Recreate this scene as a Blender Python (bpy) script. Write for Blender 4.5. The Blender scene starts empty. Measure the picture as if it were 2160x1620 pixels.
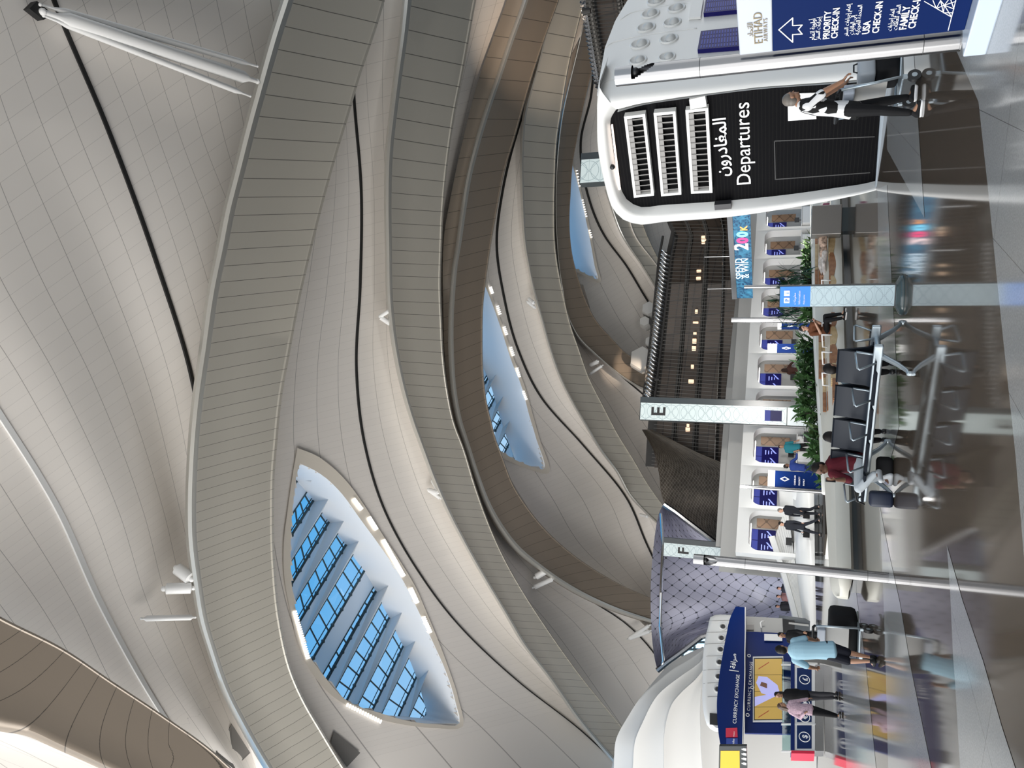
import bpy, bmesh, math, random
import numpy as np
from mathutils import Vector, Matrix
S = bpy.context.scene
COL = S.collection
random.seed(7)
# ---------------------------------------------------------------- camera
FPX, EYE, VHOR, ZEN = 1650.0, 1.53, 1668.0, 125.0
_p = math.atan((VHOR-1080)/FPX); _r = math.atan(ZEN/(FPX*FPX/(VHOR-1080)))
_F = np.array([0, math.cos(_p), math.sin(_p)]); _U0 = np.array([0, -math.sin(_p), math.cos(_p)]); _R0 = np.array([1., 0, 0])
_R = _R0*math.cos(_r)+_U0*math.sin(_r); _U = _U0*math.cos(_r)-_R0*math.sin(_r)
cam = bpy.data.cameras.new('camera'); camo = bpy.data.objects.new('camera', cam); COL.objects.link(camo)
cam.sensor_fit = 'HORIZONTAL'; cam.sensor_width = 36; cam.lens = FPX/2160*36; cam.clip_end = 2000
# the photograph lies on its side: its right edge is the floor
camo.matrix_world = Matrix(((-_U[0], _R[0], -_F[0], 0), (-_U[1], _R[1], -_F[1], 0), (-_U[2], _R[2], -_F[2], EYE), (0, 0, 0, 1)))
S.camera = camo
# ---------------------------------------------------------------- sky, exposure
S.view_settings.view_transform = 'Standard'; S.view_settings.look = 'None'; S.view_settings.gamma = 1
S.view_settings.use_curve_mapping = False
S.view_settings.exposure = 0.0
S.cycles.use_denoising = True
S.cycles.max_bounces = 7; S.cycles.diffuse_bounces = 4; S.cycles.glossy_bounces = 4; S.cycles.transparent_max_bounces = 10
S.cycles.sample_clamp_indirect = 6.0
W = bpy.data.worlds.new('world'); S.world = W; W.use_nodes = True
nt = W.node_tree; nt.nodes.clear()
def wn(t): return nt.nodes.new(t)
tc = wn('ShaderNodeTexCoord'); sp = wn('ShaderNodeSeparateXYZ'); cr_ = wn('ShaderNodeValToRGB'); bg = wn('ShaderNodeBackground'); wo = wn('ShaderNodeOutputWorld')
mp = wn('ShaderNodeMapRange'); mp.inputs[1].default_value = -1; mp.inputs[2].default_value = 1
nt.links.new(tc.outputs['Generated'], sp.inputs[0]); nt.links.new(sp.outputs[2], mp.inputs[0]); nt.links.new(mp.outputs[0], cr_.inputs[0])
el = cr_.color_ramp.elements
el[0].position = 0.0; el[0].color = (.42, .39, .35, 1)
el[1].position = 1.0; el[1].color = (.05, .36, .80, 1)
for pos, c in ((.48, (.62, .58, .52, 1)), (.5, (1.25, 1.25, 1.25, 1)), (.6, (1.0, 1.08, 1.15, 1)), (.68, (.40, .68, .97, 1)), (.78, (.10, .45, .88, 1))):
    e = el.new(pos); e.color = c
bg.inputs[1].default_value = 1.0
nt.links.new(cr_.outputs[0], bg.inputs[0]); nt.links.new(bg.outputs[0], wo.inputs[0])
SKY = bg
def area(name, loc, rot, sx, sy, rad, col=(1, 1, 1), spread=180):
    l = bpy.data.lights.new(name, 'AREA'); l.shape = 'RECTANGLE'; l.size = sx; l.size_y = sy; l.energy = rad*math.pi*sx*sy; l.color = col; l.spread = math.radians(spread)
    o = bpy.data.objects.new(name, l); o.location = loc; o.rotation_euler = [math.radians(a) for a in rot]; COL.objects.link(o); return o
# daylight through the glazed entrance facade behind the viewer and the glazed gable ends of the hall
area('entrance_facade_daylight', (-40, -23.5, 13), (90, 0, 0), 76, 25, 2.5, (1, .975, .94))
area('gable_daylight', (-41, 10, 11), (90, 0, -90), 60, 20, 5.6, (1, .98, .95))
area('gable_daylight', (75, 15, 12), (90, 0, 90), 70, 22, .6, (1, .98, .95))
# ---------------------------------------------------------------- helpers
def ray(x, y): return _F+_R*((810-y)/FPX)+_U*((1080-x)/FPX)
EY = np.array([0, 0, EYE])
def FL(x, y, z=0.0):
    d = ray(x, y); return EY+d*((z-EYE)/d[2])
def AT(x, y, Y):
    d = ray(x, y); return EY+d*(Y/d[1])
def PPM(P): return FPX/float((np.array(P)-EY) @ _F)
def mat(name, col, rough=.5, metal=0., emit=None, es=1., spec=.5, alpha=1., trans=0., noise=0., nscale=8., coat=0.):
    m = bpy.data.materials.new(name); m.use_nodes = True
    b = m.node_tree.nodes['Principled BSDF']
    b.inputs['Base Color'].default_value = (*col, 1); b.inputs['Roughness'].default_value = rough; b.inputs['Metallic'].default_value = metal
    b.inputs['Specular IOR Level'].default_value = spec; b.inputs['Alpha'].default_value = alpha
    b.inputs['Transmission Weight'].default_value = trans; b.inputs['Coat Weight'].default_value = coat
    if emit: b.inputs['Emission Color'].default_value = (*emit, 1); b.inputs['Emission Strength'].default_value = es
    if noise:
        n = m.node_tree; t = n.nodes.new('ShaderNodeTexCoord'); z = n.nodes.new('ShaderNodeTexNoise'); z.inputs['Scale'].default_value = nscale; z.inputs['Detail'].default_value = 5
        r = n.nodes.new('ShaderNodeValToRGB'); r.color_ramp.elements[0].position = .3; r.color_ramp.elements[1].position = .7
        r.color_ramp.elements[0].color = (*[c*(1-noise) for c in col], 1); r.color_ramp.elements[1].color = (*[min(1, c*(1+noise)) for c in col], 1)
        n.links.new(t.outputs['Object'], z.inputs['Vector']); n.links.new(z.outputs[0], r.inputs[0]); n.links.new(r.outputs[0], b.inputs['Base Color'])
    return m
def math_(n, op, a, b=None):
    k = n.nodes.new('ShaderNodeMath'); k.operation = op
    for i, v in enumerate((a, b)):
        if v is None: continue
        if isinstance(v, (int, float)): k.inputs[i].default_value = v
        else: n.links.new(v, k.inputs[i])
    return k.outputs[0]
def gridlines(n, val, w):  # 1 on lines at integers
    return math_(n, 'GREATER_THAN', math_(n, 'ABSOLUTE', math_(n, 'SUBTRACT', math_(n, 'FRACT', val), .5)), .5-w)
def panel_mat(name, col, line, wu, wv, rough=.5, metal=0., var=.03, spec=.5, dimv=1.):
    m = mat(name, col, rough, metal, spec=spec); n = m.node_tree; b = n.nodes['Principled BSDF']
    uv = n.nodes.new('ShaderNodeUVMap'); s = n.nodes.new('ShaderNodeSeparateXYZ'); n.links.new(uv.outputs[0], s.inputs[0])
    lu = gridlines(n, s.outputs[0], wu) if wu else None
    lv = gridlines(n, s.outputs[1], wv) if wv else None
    if lv is not None and dimv < 1: lv = math_(n, 'MULTIPLY', lv, dimv)
    l = math_(n, 'MAXIMUM', lu, lv) if lu is not None and lv is not None else (lu if lu is not None else lv)
    cb = n.nodes.new('ShaderNodeCombineXYZ'); n.links.new(math_(n, 'FLOOR', s.outputs[0]), cb.inputs[0]); n.links.new(math_(n, 'FLOOR', s.outputs[1]), cb.inputs[1])
    wnz = n.nodes.new('ShaderNodeTexWhiteNoise'); n.links.new(cb.outputs[0], wnz.inputs['Vector'])
    fac = math_(n, 'ADD', math_(n, 'MULTIPLY', wnz.outputs[0], 2*var), 1-var)
    mx = n.nodes.new('ShaderNodeMix'); mx.data_type = 'RGBA'
    mx.inputs[6].default_value = (*col, 1); mx.inputs[7].default_value = (*line, 1); n.links.new(l, mx.inputs[0])
    vm = n.nodes.new('ShaderNodeVectorMath'); vm.operation = 'SCALE'; n.links.new(mx.outputs[2], vm.inputs[0]); n.links.new(fac, vm.inputs['Scale'])
    n.links.new(vm.outputs[0], b.inputs['Base Color'])
    return m
def link(o, parent=None):
    COL.objects.link(o)
    if parent is not None: o.parent = parent
    return o
def tag(o, label=None, cat=None, group=None, kind=None):
    if label: o['label'] = label
    if cat: o['category'] = cat
    if group: o['group'] = group
    if kind: o['kind'] = kind
    return o
def mesh(name, V, Fc, mats, parent=None, smooth=False, uv=None, mi=None, org=None):
    """verts are world coordinates; with a parent they are stored relative to it"""
    me = bpy.data.meshes.new(name)
    V = np.asarray(V, float)
    me.from_pydata([tuple(v) for v in V], [], [tuple(int(i) for i in f) for f in Fc])
    for m in (mats if isinstance(mats, (list, tuple)) else [mats]): me.materials.append(m)
    if mi is not None: me.polygons.foreach_set('material_index', np.asarray(mi, dtype=np.int32))
    if smooth is True: me.polygons.foreach_set('use_smooth', [True]*len(me.polygons))
    elif smooth: me.polygons.foreach_set('use_smooth', [True]*len(me.polygons)); me.set_sharp_from_angle(angle=smooth)
    if uv is not None:
        l = me.uv_layers.new(name='UVMap'); ids = np.zeros(len(me.loops), dtype=np.int32); me.loops.foreach_get('vertex_index', ids)
        l.data.foreach_set('uv', np.asarray(uv, float)[ids].ravel())
    me.update()
    return link(bpy.data.objects.new(name, me), parent)
class MB:
    """collects shapes (local or world coordinates) into one mesh"""
    def __init__(s): s.v = []; s.f = []; s.m = []
    def add(s, V, Fc, m=0):
        k = len(s.v); s.v += [tuple(map(float, v)) for v in V]; s.f += [tuple(i+k for i in f) for f in Fc]; s.m += [m]*len(Fc); return s
    def box(s, c, d, m=0, rz=0., bev=0., M=None):
        x, y, z = d[0]/2, d[1]/2, d[2]/2; V = []; 
        if bev > 0:
            bm = bmesh.new(); bmesh.ops.create_cube(bm, size=1); bmesh.ops.scale(bm, vec=d, verts=bm.verts)
            bmesh.ops.bevel(bm, geom=bm.edges[:], offset=min(bev, .49*min(d)), segments=2, profile=.5, affect='EDGES', clamp_overlap=True)
            bm.verts.index_update(); V = [v.co[:] for v in bm.verts]; Fc = [[v.index for v in f.verts] for f in bm.faces]; bm.free()
        else:
            V = [(i*x, j*y, k*z) for i in (-1, 1) for j in (-1, 1) for k in (-1, 1)]
            Fc = [(0, 1, 3, 2), (4, 6, 7, 5), (0, 4, 5, 1), (2, 3, 7, 6), (0, 2, 6, 4), (1, 5, 7, 3)]
        c_, s_ = math.cos(rz), math.sin(rz)
        V = [(c[0]+a*c_-b*s_, c[1]+a*s_+b*c_, c[2]+e) for a, b, e in V]
        if M is not None: V = [tuple(M @ Vector(v)) for v in V]
        return s.add(V, Fc, m)
    def tube(s, pts, r, m=0, n=10, cap=True):
        P = [Vector(p) for p in pts]; R = r if isinstance(r, (list, tuple)) else [r]*len(P)
        V = []; Fc = []; prev = None
        for i, p in enumerate(P):
            t = (P[min(i+1, len(P)-1)]-P[max(i-1, 0)]).normalized()
            if prev is None: a = t.orthogonal().normalized()
            else: a = (prev-t*prev.dot(t)); a = a.normalized() if a.length > 1e-6 else t.orthogonal().normalized()
            prev = a; b = t.cross(a)
            V += [p+(a*math.cos(6.28318*k/n)+b*math.sin(6.28318*k/n))*R[i] for k in range(n)]
        for i in range(len(P)-1):
            Fc += [(i*n+k, i*n+(k+1) % n, (i+1)*n+(k+1) % n, (i+1)*n+k) for k in range(n)]
        if cap: Fc += [tuple(range(n))[::-1], tuple((len(P)-1)*n+k for k in range(n))]
        return s.add(V, Fc, m)
    def lathe(s, prof, c=(0, 0, 0), n=24, m=0, sx=1., sy=1.):
        V = []; Fc = []
        for r, z in prof: V += [(c[0]+sx*r*math.cos(6.28318*k/n), c[1]+sy*r*math.sin(6.28318*k/n), c[2]+z) for k in range(n)]
        for i in range(len(prof)-1): Fc += [(i*n+k, i*n+(k+1) % n, (i+1)*n+(k+1) % n, (i+1)*n+k) for k in range(n)]
        if prof[0][0] > 1e-6: Fc.append(tuple(range(n))[::-1])
        if prof[-1][0] > 1e-6: Fc.append(tuple((len(prof)-1)*n+k for k in range(n)))
        return s.add(V, Fc, m)
    def prism(s, poly, off, m=0):
        """polygon of 3D points extruded by vector off"""
        n = len(poly); o = np.asarray(off, float)
        V = [np.asarray(p, float) for p in poly]+[np.asarray(p, float)+o for p in poly]
        return s.add(V, [tuple(range(n))[::-1], tuple(range(n, 2*n))]+[(i, (i+1) % n, n+(i+1) % n, n+i) for i in range(n)], m)
    def ball(s, c, r, m=0, n=12, sc=(1, 1, 1)):
        prof = [(math.sin(math.pi*i/n), -math.cos(math.pi*i/n)) for i in range(n+1)]
        V = []; Fc = []; k2 = n*2
        for a, z in prof: V += [(c[0]+r*sc[0]*a*math.cos(6.28318*k/k2), c[1]+r*sc[1]*a*math.sin(6.28318*k/k2), c[2]+r*sc[2]*z) for k in range(k2)]
        for i in range(n): Fc += [(i*k2+k, i*k2+(k+1) % k2, (i+1)*k2+(k+1) % k2, (i+1)*k2+k) for k in range(k2)]
        return s.add(V, Fc, m)
    def build(s, name, mats, parent=None, smooth=False):
        return mesh(name, s.v, s.f, mats, parent, smooth, mi=s.m)
def empty(name, loc=(0, 0, 0), rz=0.):
    o = bpy.data.objects.new(name, None); o.location = loc; o.rotation_euler = (0, 0, rz); o.empty_display_size = .2
    return link(o)
def thing(name, label, cat, loc=(0, 0, 0), rz=0., group=None): return tag(empty(name, loc, rz), label, cat, group)
def copy_tree(o, parent=None):
    c = o.copy(); COL.objects.link(c); c.parent = parent
    for ch in o.children: copy_tree(ch, c)
    return c
def hermite(pts, n):
    P = np.asarray(pts, float)
    if len(P) == 2: return P[0]+(P[1]-P[0])*np.linspace(0, 1, n)[:, None]
    d = np.maximum(np.linalg.norm(np.diff(P[:, :2], axis=0), axis=1), 1e-6); t = np.concatenate([[0], np.cumsum(d)])
    return interp(t, P, np.linspace(0, t[-1], n))
def interp(t, P, q):
    t = np.asarray(t, float); P = np.asarray(P, float); h = np.diff(t); sh = (-1,)+(1,)*(P.ndim-1)
    if len(t) == 2: return P[0]+(P[1]-P[0])*((q-t[0])/h[0]).reshape(sh)
    sl = np.diff(P, axis=0)/h.reshape(sh); T = np.zeros_like(P)
    w = (h[:-1]/(h[:-1]+h[1:])).reshape(sh)
    T[1:-1] = sl[:-1]*(1-w)+sl[1:]*w; T[0] = sl[0]; T[-1] = sl[-1]
    i = np.clip(np.searchsorted(t, q)-1, 0, len(t)-2); u = ((q-t[i])/h[i]).reshape(sh); H_ = h[i].reshape(sh)
    return (2*u**3-3*u**2+1)*P[i]+(u**3-2*u**2+u)*H_*T[i]+(-2*u**3+3*u**2)*P[i+1]+(u**3-u**2)*H_*T[i+1]
def roof(x, y, s=1.0):
    """point of the barrel shaped roof shell of scale s seen through a pixel"""
    d = ray(x, y); z0 = EYE-11.
    a = (d[1]/70)**2+(d[2]/16)**2; b = 2*(-10*d[1]/70**2+z0*d[2]/16**2); c = (10/70)**2+(z0/16)**2-s*s
    q = max(b*b-4*a*c, 0); return EY+d*((-b+math.sqrt(q))/(2*a))
def roofn(P):
    n = np.array([0, (P[1]-10)/70**2, (P[2]-11)/16**2]); return n/np.linalg.norm(n)
def inpoly(x, y, poly):
    r = False; j = len(poly)-1
    for i in range(len(poly)):
        if (poly[i][1] > y) != (poly[j][1] > y) and x < (poly[j][0]-poly[i][0])*(y-poly[i][1])/(poly[j][1]-poly[i][1])+poly[i][0]: r = not r
        j = i
    return r
def density(tab):
    ys = np.linspace(-200, 1800, 1001); sp_ = np.interp(ys, [a for a, _ in tab], [b for _, b in tab]); g = np.concatenate([[0], np.cumsum(2.0/sp_[:-1])])
    return lambda q: np.interp(q, ys, g)
def grid_faces(nu, nv): return [(i*nv+j, (i+1)*nv+j, (i+1)*nv+j+1, i*nv+j+1) for i in range(nu-1) for j in range(nv-1)]
# ---------------------------------------------------------------- materials of the shell
M_shell = panel_mat('shell_panels', (.86, .815, .765), (.46, .43, .405), .011, .008, rough=.45, var=.012, dimv=.7)
M_rib = panel_mat('rib_panels', (.56, .53, .465), (.17, .16, .14), 0, .018, rough=.36, metal=.12, var=.015)
M_ribb = panel_mat('brown_rib_panels', (.30, .25, .20), (.10, .085, .07), 0, .014, rough=.36, metal=.25, var=.02)  # darker brown panels than on the grey ribs
M_edge = mat('satin_edge', (.60, .59, .55), .34, .6)
M_black = mat('black_gap', (.012, .012, .012), .7)
M_white = mat('white_paint', (.86, .86, .85), .35)
M_cream = mat('cream_frame', (.78, .72, .63), .5)
M_well = mat('skylight_well', (.74, .76, .78), .6)
M_mull = mat('dark_mullion', (.05, .085, .10), .4, .4)
def translucent(name, col):
    m = bpy.data.materials.new(name); m.use_nodes = True; n = m.node_tree; n.nodes.clear()
    a = n.nodes.new('ShaderNodeBsdfDiffuse'); a.inputs[0].default_value = (*col, 1); t = n.nodes.new('ShaderNodeBsdfTranslucent'); t.inputs[0].default_value = (*col, 1)
    x = n.nodes.new('ShaderNodeMixShader'); x.inputs[0].default_value = .3; o = n.nodes.new('ShaderNodeOutputMaterial')
    n.links.new(a.outputs[0], x.inputs[1]); n.links.new(t.outputs[0], x.inputs[2]); n.links.new(x.outputs[0], o.inputs[0]); return m
M_blade = translucent('frosted_blade', (.80, .80, .80))
def glass_mat(name, tint, refl=.08):
    m = bpy.data.materials.new(name); m.use_nodes = True; n = m.node_tree; n.nodes.clear()
    t = n.nodes.new('ShaderNodeBsdfTransparent'); t.inputs[0].default_value = (*tint, 1)
    g = n.nodes.new('ShaderNodeBsdfGlossy'); g.inputs['Roughness'].default_value = .03
    x = n.nodes.new('ShaderNodeMixShader'); x.inputs[0].default_value = refl; o = n.nodes.new('ShaderNodeOutputMaterial')
    n.links.new(t.outputs[0], x.inputs[1]); n.links.new(g.outputs[0], x.inputs[2]); n.links.new(x.outputs[0], o.inputs[0]); return m
M_glass = glass_mat('roof_glass', (.93, .97, 1.))
M_lamp = mat('lamp_white', (1, 1, 1), .5, emit=(1, .97, .92), es=1.4)
# ---------------------------------------------------------------- ceiling shells
def shell(ys, rows, ks, sprof, vt, shear, hole=None, nu=60, nv=90, seams=(), label=None, uscale=1., fade=None):
    """rows: x of each long panel line (at the given y); sprof: [(k, s)]"""
    ys = np.asarray(ys, float); yq = np.linspace(ys[0], ys[-1], nv)
    X = np.array([interp(ys, np.asarray(r, float), yq) for r in rows]); kq = np.linspace(ks[0], ks[-1], nu)
    Xq = interp(np.asarray(ks, float), X, kq) if len(ks) > 2 else X[0]+(X[1]-X[0])*((kq-ks[0])/(ks[1]-ks[0]))[:, None]
    sk = interp([a for a, _ in sprof], np.array([[b] for _, b in sprof]), kq)[:, 0]
    fd = np.ones(nv) if fade is None else np.clip((yq-fade[0])/(fade[1]-fade[0]), 0, 1)
    SQ = fd[None, :]*sk[:, None]+(1-fd[None, :])*(fade[2] if fade else 0)
    G = density(vt); V = []; UV = []
    for i in range(nu):
        for j in range(nv):
            V.append(roof(Xq[i, j], yq[j], SQ[i, j])); UV.append((kq[i]*uscale+.001, G(yq[j]+shear*Xq[i, j])))
    Fc = grid_faces(nu, nv)
    if hole: Fc = [f for f in Fc if not inpoly(np.mean([Xq.flat[a] for a in f]), np.mean([yq[a % nv] for a in f]), hole)]
    o = mesh('ceiling', V, Fc, M_shell, smooth=True, uv=UV); tag(o, label, kind='structure')
    for k, w, mm in seams:
        sv = []
        xs = interp(np.asarray(ks, float), X, np.array([k]))[0]
        for j in range(nv):
            wy = w if isinstance(w, (int, float)) else np.interp(yq[j], [a for a, _ in w], [b for _, b in w])
            s0 = float(np.interp(k, kq, SQ[:, j])); a = roof(xs[j]-wy/2, yq[j], s0-.004); b = roof(xs[j]+wy/2, yq[j], s0-.004); n_ = roofn(a)*.12
            sv += [a, b, b+n_, a+n_]
        q = []
        for j in range(nv-1):
            for e in range(4): q.append((4*j+e, 4*j+(e+1) % 4, 4*j+4+(e+1) % 4, 4*j+4+e))
        mesh('seam', sv, q, mm, o, smooth=False)
    def look(x, y):
        j = int(np.argmin(abs(yq-y))); return float(np.interp(x, Xq[:, j], SQ[:, j]))
    return look
KN = list(range(-12, 11))
ysN = [-80, 0, 280, 560, 800, 1078, 1275, 1437, 1640]
tabN = {-80: {0: 85, 1: 146, 8: 560, -4: -150, -12: -640}, 0: {0: 115, 1: 174, 8: 570, -4: -125, -12: -610}, 280: {0: 232, 1: 284, 8: 610, -4: -40, -12: -580},
 560: {0: 334, 1: 383, 3: 474, 8: 690, -1: 279, -2: 219, -3: 150, -4: 74, -5: -12, -6: -103, -12: -640},
 800: {0: 407, 2: 490, 8: 730, -1: 360, -2: 310, -3: 255, -4: 195, -5: 122, -6: 45, -7: -46, -12: -520},
 1078: {0: 440, 2: 490, 8: 640, -1: 415, -2: 380, -3: 345, -4: 302, -5: 250, -6: 191, -7: 126, -8: 36, -9: -60, -12: -360},
 1275: {0: 472, 8: 620, -1: 450, -2: 425, -3: 393, -4: 355, -5: 313, -6: 267, -7: 215, -8: 155, -9: 84, -10: 0, -12: -190},
 1437: {0: 515, 8: 640, -2: 475, -3: 450, -4: 420, -5: 388, -6: 352, -7: 302, -8: 234, -9: 180, -10: 115, -12: -40},
 1640: {0: 570, 8: 660, -3: 535, -4: 525, -5: 512, -6: 490, -7: 430, -8: 360, -9: 305, -10: 240, -12: 90}}
_AL = lambda y: float(np.interp(y, [-80, 0, 170, 361, 600, 839, 984, 1138, 1226, 1367, 1462, 1525, 1599, 1690], [613, 592, 541, 491, 439, 405, 393, 392, 403, 434, 468, 500, 542, 600]))
for _y, _x in zip(ysN, (760, 760, 740, 800, 840, 750, 720, 730, 760)): tabN[_y][10] = _x
rowsN = [[min(_AL(y)+(130 if y < 100 else 70)+4*k, float(np.interp(k, sorted(tabN[y]), [tabN[y][a] for a in sorted(tabN[y])]))) for y in ysN] for k in KN]
SHN = shell(ysN, rowsN, KN, [(-12, 1.12), (-9, 1.075), (-7, 1.045), (-5, 1.025), (-3.5, 1.045), (-2, 1.07), (0, 1.03), (2, .99), (10, .99)], [(0, 68), (300, 62), (600, 46), (800, 37), (1100, 24), (1300, 17), (1500, 14)], .72,
      seams=[(0, [(0, 9), (500, 8), (800, 6), (1000, 1), (1640, 1)], M_black), (-7, [(0, 16), (900, 15), (1300, 12), (1600, 9)], M_white)], nu=84, nv=110, fade=(250, 1000, 1.03))
Y1 = [-60, 0, 207, 400, 600, 780, 940, 1080, 1200, 1320, 1440, 1540, 1640]
A_r = [826, 812, 746, 690, 641, 604, 585, 578, 581, 595, 627, 680, 745]
B_l = [853, 849, 823, 811, 812, 834, 884, 942, 1005, 1077, 1165, 1240, 1310]
blk = [735, 738, 748, 763, 761, 753, 771, 814, 880, 970, 1097, 1225, 1330]
sky1_out = [(627, 945), (666, 960), (701, 985), (736, 1021), (771, 1070), (806, 1126), (841, 1179), (877, 1239), (900, 1292), (926, 1355), (947, 1411), (968, 1478), (976, 1533),
            (920, 1536), (860, 1530), (800, 1517), (745, 1495), (701, 1468), (662, 1426), (630, 1362), (613, 1292), (600, 1221), (599, 1137), (606, 1081), (616, 1010)]
sky1_in = [(633, 978), (665, 993), (692, 1012), (718, 1038), (760, 1095), (806, 1158), (848, 1221), (884, 1292), (912, 1352), (940, 1415), (961, 1482), (968, 1528),
           (925, 1528), (862, 1521), (805, 1505), (732, 1478), (683, 1425), (651, 1380), (627, 1300), (616, 1239), (613, 1151), (618, 1063), (628, 993)]
M1s = [(-5, .985), (-3, 1.02), (0, 1.025), (2, 1.01), (3.2, .985), (4, .965)]
SH1 = shell(Y1, [[a-70 for a in A_r], blk, [b+50 for b in B_l]], [-5, 0, 4], M1s, [(0, 60), (300, 42), (600, 26), (900, 16), (1200, 12), (1500, 11)], .25, hole=sky1_in, nu=110, nv=210,
      seams=[(0, [(0, 4), (600, 4), (900, 4), (1300, 3), (1600, 3)], M_black)])
B_r = [1024, 1005, 964, 940, 930, 939, 979, 1024, 1075, 1150, 1235, 1310, 1390]
C_l2 = [1090, 1075, 1000, 953, 938, 940, 990, 1040, 1140, 1380, 1480, 1520, 1560]
shell(Y1, [[a-45 for a in B_r], [(a+b)/2+8 for a, b in zip(B_r, C_l2)], [b+50 for b in C_l2]], [-3, 0, 3], [(-3, .99), (-1, 1.02), (1, 1.02), (3, .97)], [(0, 60), (300, 30), (600, 22), (900, 14), (1200, 11), (1500, 10)], .3, nu=50, nv=110,
      seams=[(1, 3, M_black)])
Y3 = [-60, 0, 246, 400, 518, 620, 740, 840, 940, 1050, 1150, 1260, 1380]
C_r = [1200, 1180, 1098, 1058, 1035, 1022, 1018, 1026, 1050, 1100, 1180, 1352, 1480]
D_l = [1240, 1215, 1110, 1097, 1105, 1125, 1158, 1200, 1258, 1329, 1400, 1460, 1520]
blk3 = [1220, 1198, 1102, 1062, 1049, 1063, 1095, 1144, 1232, 1322, 1366, 1420, 1500]
sky2_out = [(1023, 588), (1043, 638), (1065, 700), (1086, 762), (1106, 812), (1124, 875), (1137, 922), (1156, 999), (1113, 989), (1076, 974), (1050, 962), (1005, 900), (985, 800), (982, 700), (1000, 620)]
sky2_in = [(1022, 600), (1038, 640), (1059, 700), (1079, 762), (1099, 812), (1116, 875), (1130, 922), (1145, 990), (1113, 981), (1078, 965), (1055, 950), (1012, 895), (992, 800), (990, 700), (1003, 630)]
SH2 = shell(Y3, [[a-60 for a in C_r], blk3, [b+45 for b in D_l]], [-5, 0, 3], [(-5, .98), (-2.5, 1.02), (0, 1.02), (1.5, 1.0), (3, .955)], [(0, 60), (300, 30), (600, 18), (900, 13), (1200, 11)], .4, hole=sky2_in, nu=90, nv=150,
      seams=[(0, 3, M_black)])
Y4 = [600, 640, 720, 780, 850, 900, 960, 1020, 1080, 1160]
D_r = [1183, 1193, 1215, 1237, 1270, 1295, 1331, 1367, 1405, 1450]
E_l = [1190, 1202, 1228, 1292, 1385, 1430, 1470, 1500, 1530, 1560]
shell(Y4, [[a-30 for a in D_r], [(a+b)/2 for a, b in zip(D_r, E_l)], [b+40 for b in E_l]], [-2, 0, 2], [(-2, .97), (-.5, 1.02), (1, 1.03), (2, .97)], [(0, 20), (1200, 12)], .4, nu=40, nv=60, seams=[(1, 3, M_black)])
Y5 = [60, 100, 200, 300, 400, 500, 560, 620, 680, 740, 790, 850]
E_r = [1246, 1244, 1236, 1217, 1204, 1202, 1213, 1232, 1260, 1318, 1395, 1450]
blk5 = [1256, 1255, 1248, 1226, 1238, 1278, 1322, 1358, 1395, 1430, 1460, 1490]
F_l = [1300, 1295, 1290, 1282, 1292, 1312, 1356, 1390, 1430, 1470, 1500, 1530]
sky3_out = [(1207, 330), (1227, 405), (1240, 460), (1253, 525), (1260, 560), (1266, 596), (1240, 586), (1215, 573), (1190, 560), (1172, 480), (1175, 400), (1190, 340)]
sky3_in = [(1205, 338), (1223, 405), (1235, 460), (1248, 525), (1254, 560), (1260, 589), (1240, 580), (1217, 568), (1196, 555), (1180, 480), (1182, 400), (1193, 345)]
SH3 = shell(Y5, [[a-50 for a in E_r], blk5, [b+30 for b in F_l]], [-4, 0, 4], [(-4, .98), (-2, 1.01), (0, 1.02), (2, 1.01), (4, .96)], [(0, 30), (500, 14), (900, 12)], .6, hole=sky3_in, nu=80, nv=110, seams=[(0, 3, M_black)])
Y6 = [380, 440, 500, 560, 640, 720]
shell(Y6, [[1325, 1335, 1345, 1375, 1430, 1480], [1430, 1440, 1450, 1480, 1530, 1580]], [0, 9], [(0, 1.0), (9, 1.03)], [(0, 14), (1000, 14)], .5, nu=20, nv=30)
# corner shell, nearer than the first brown rib
shell([1520, 1545, 1580, 1620, 1700], [[-300, -300, -300, -300, -300], [-20, 30, 125, 225, 420]], [0, 5], [(0, 1.0), (5, .95)], [(0, 30), (2000, 30)], -.4, nu=24, nv=24)
# roof continued above and behind the viewer, out of the frame
bk = []
for Y in (-22, -12, -2, 8, 18):
    for X in (-70, -35, 0, 35, 70): bk.append((X, Y, 11+16.6*math.sqrt(max(0, 1-((Y-10)/70)**2))+.3))
tag(mesh('ceiling', bk, grid_faces(5, 5), M_shell, smooth=True, uv=[(a[0]/2, a[1]/2) for a in bk]), kind='structure')
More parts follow.
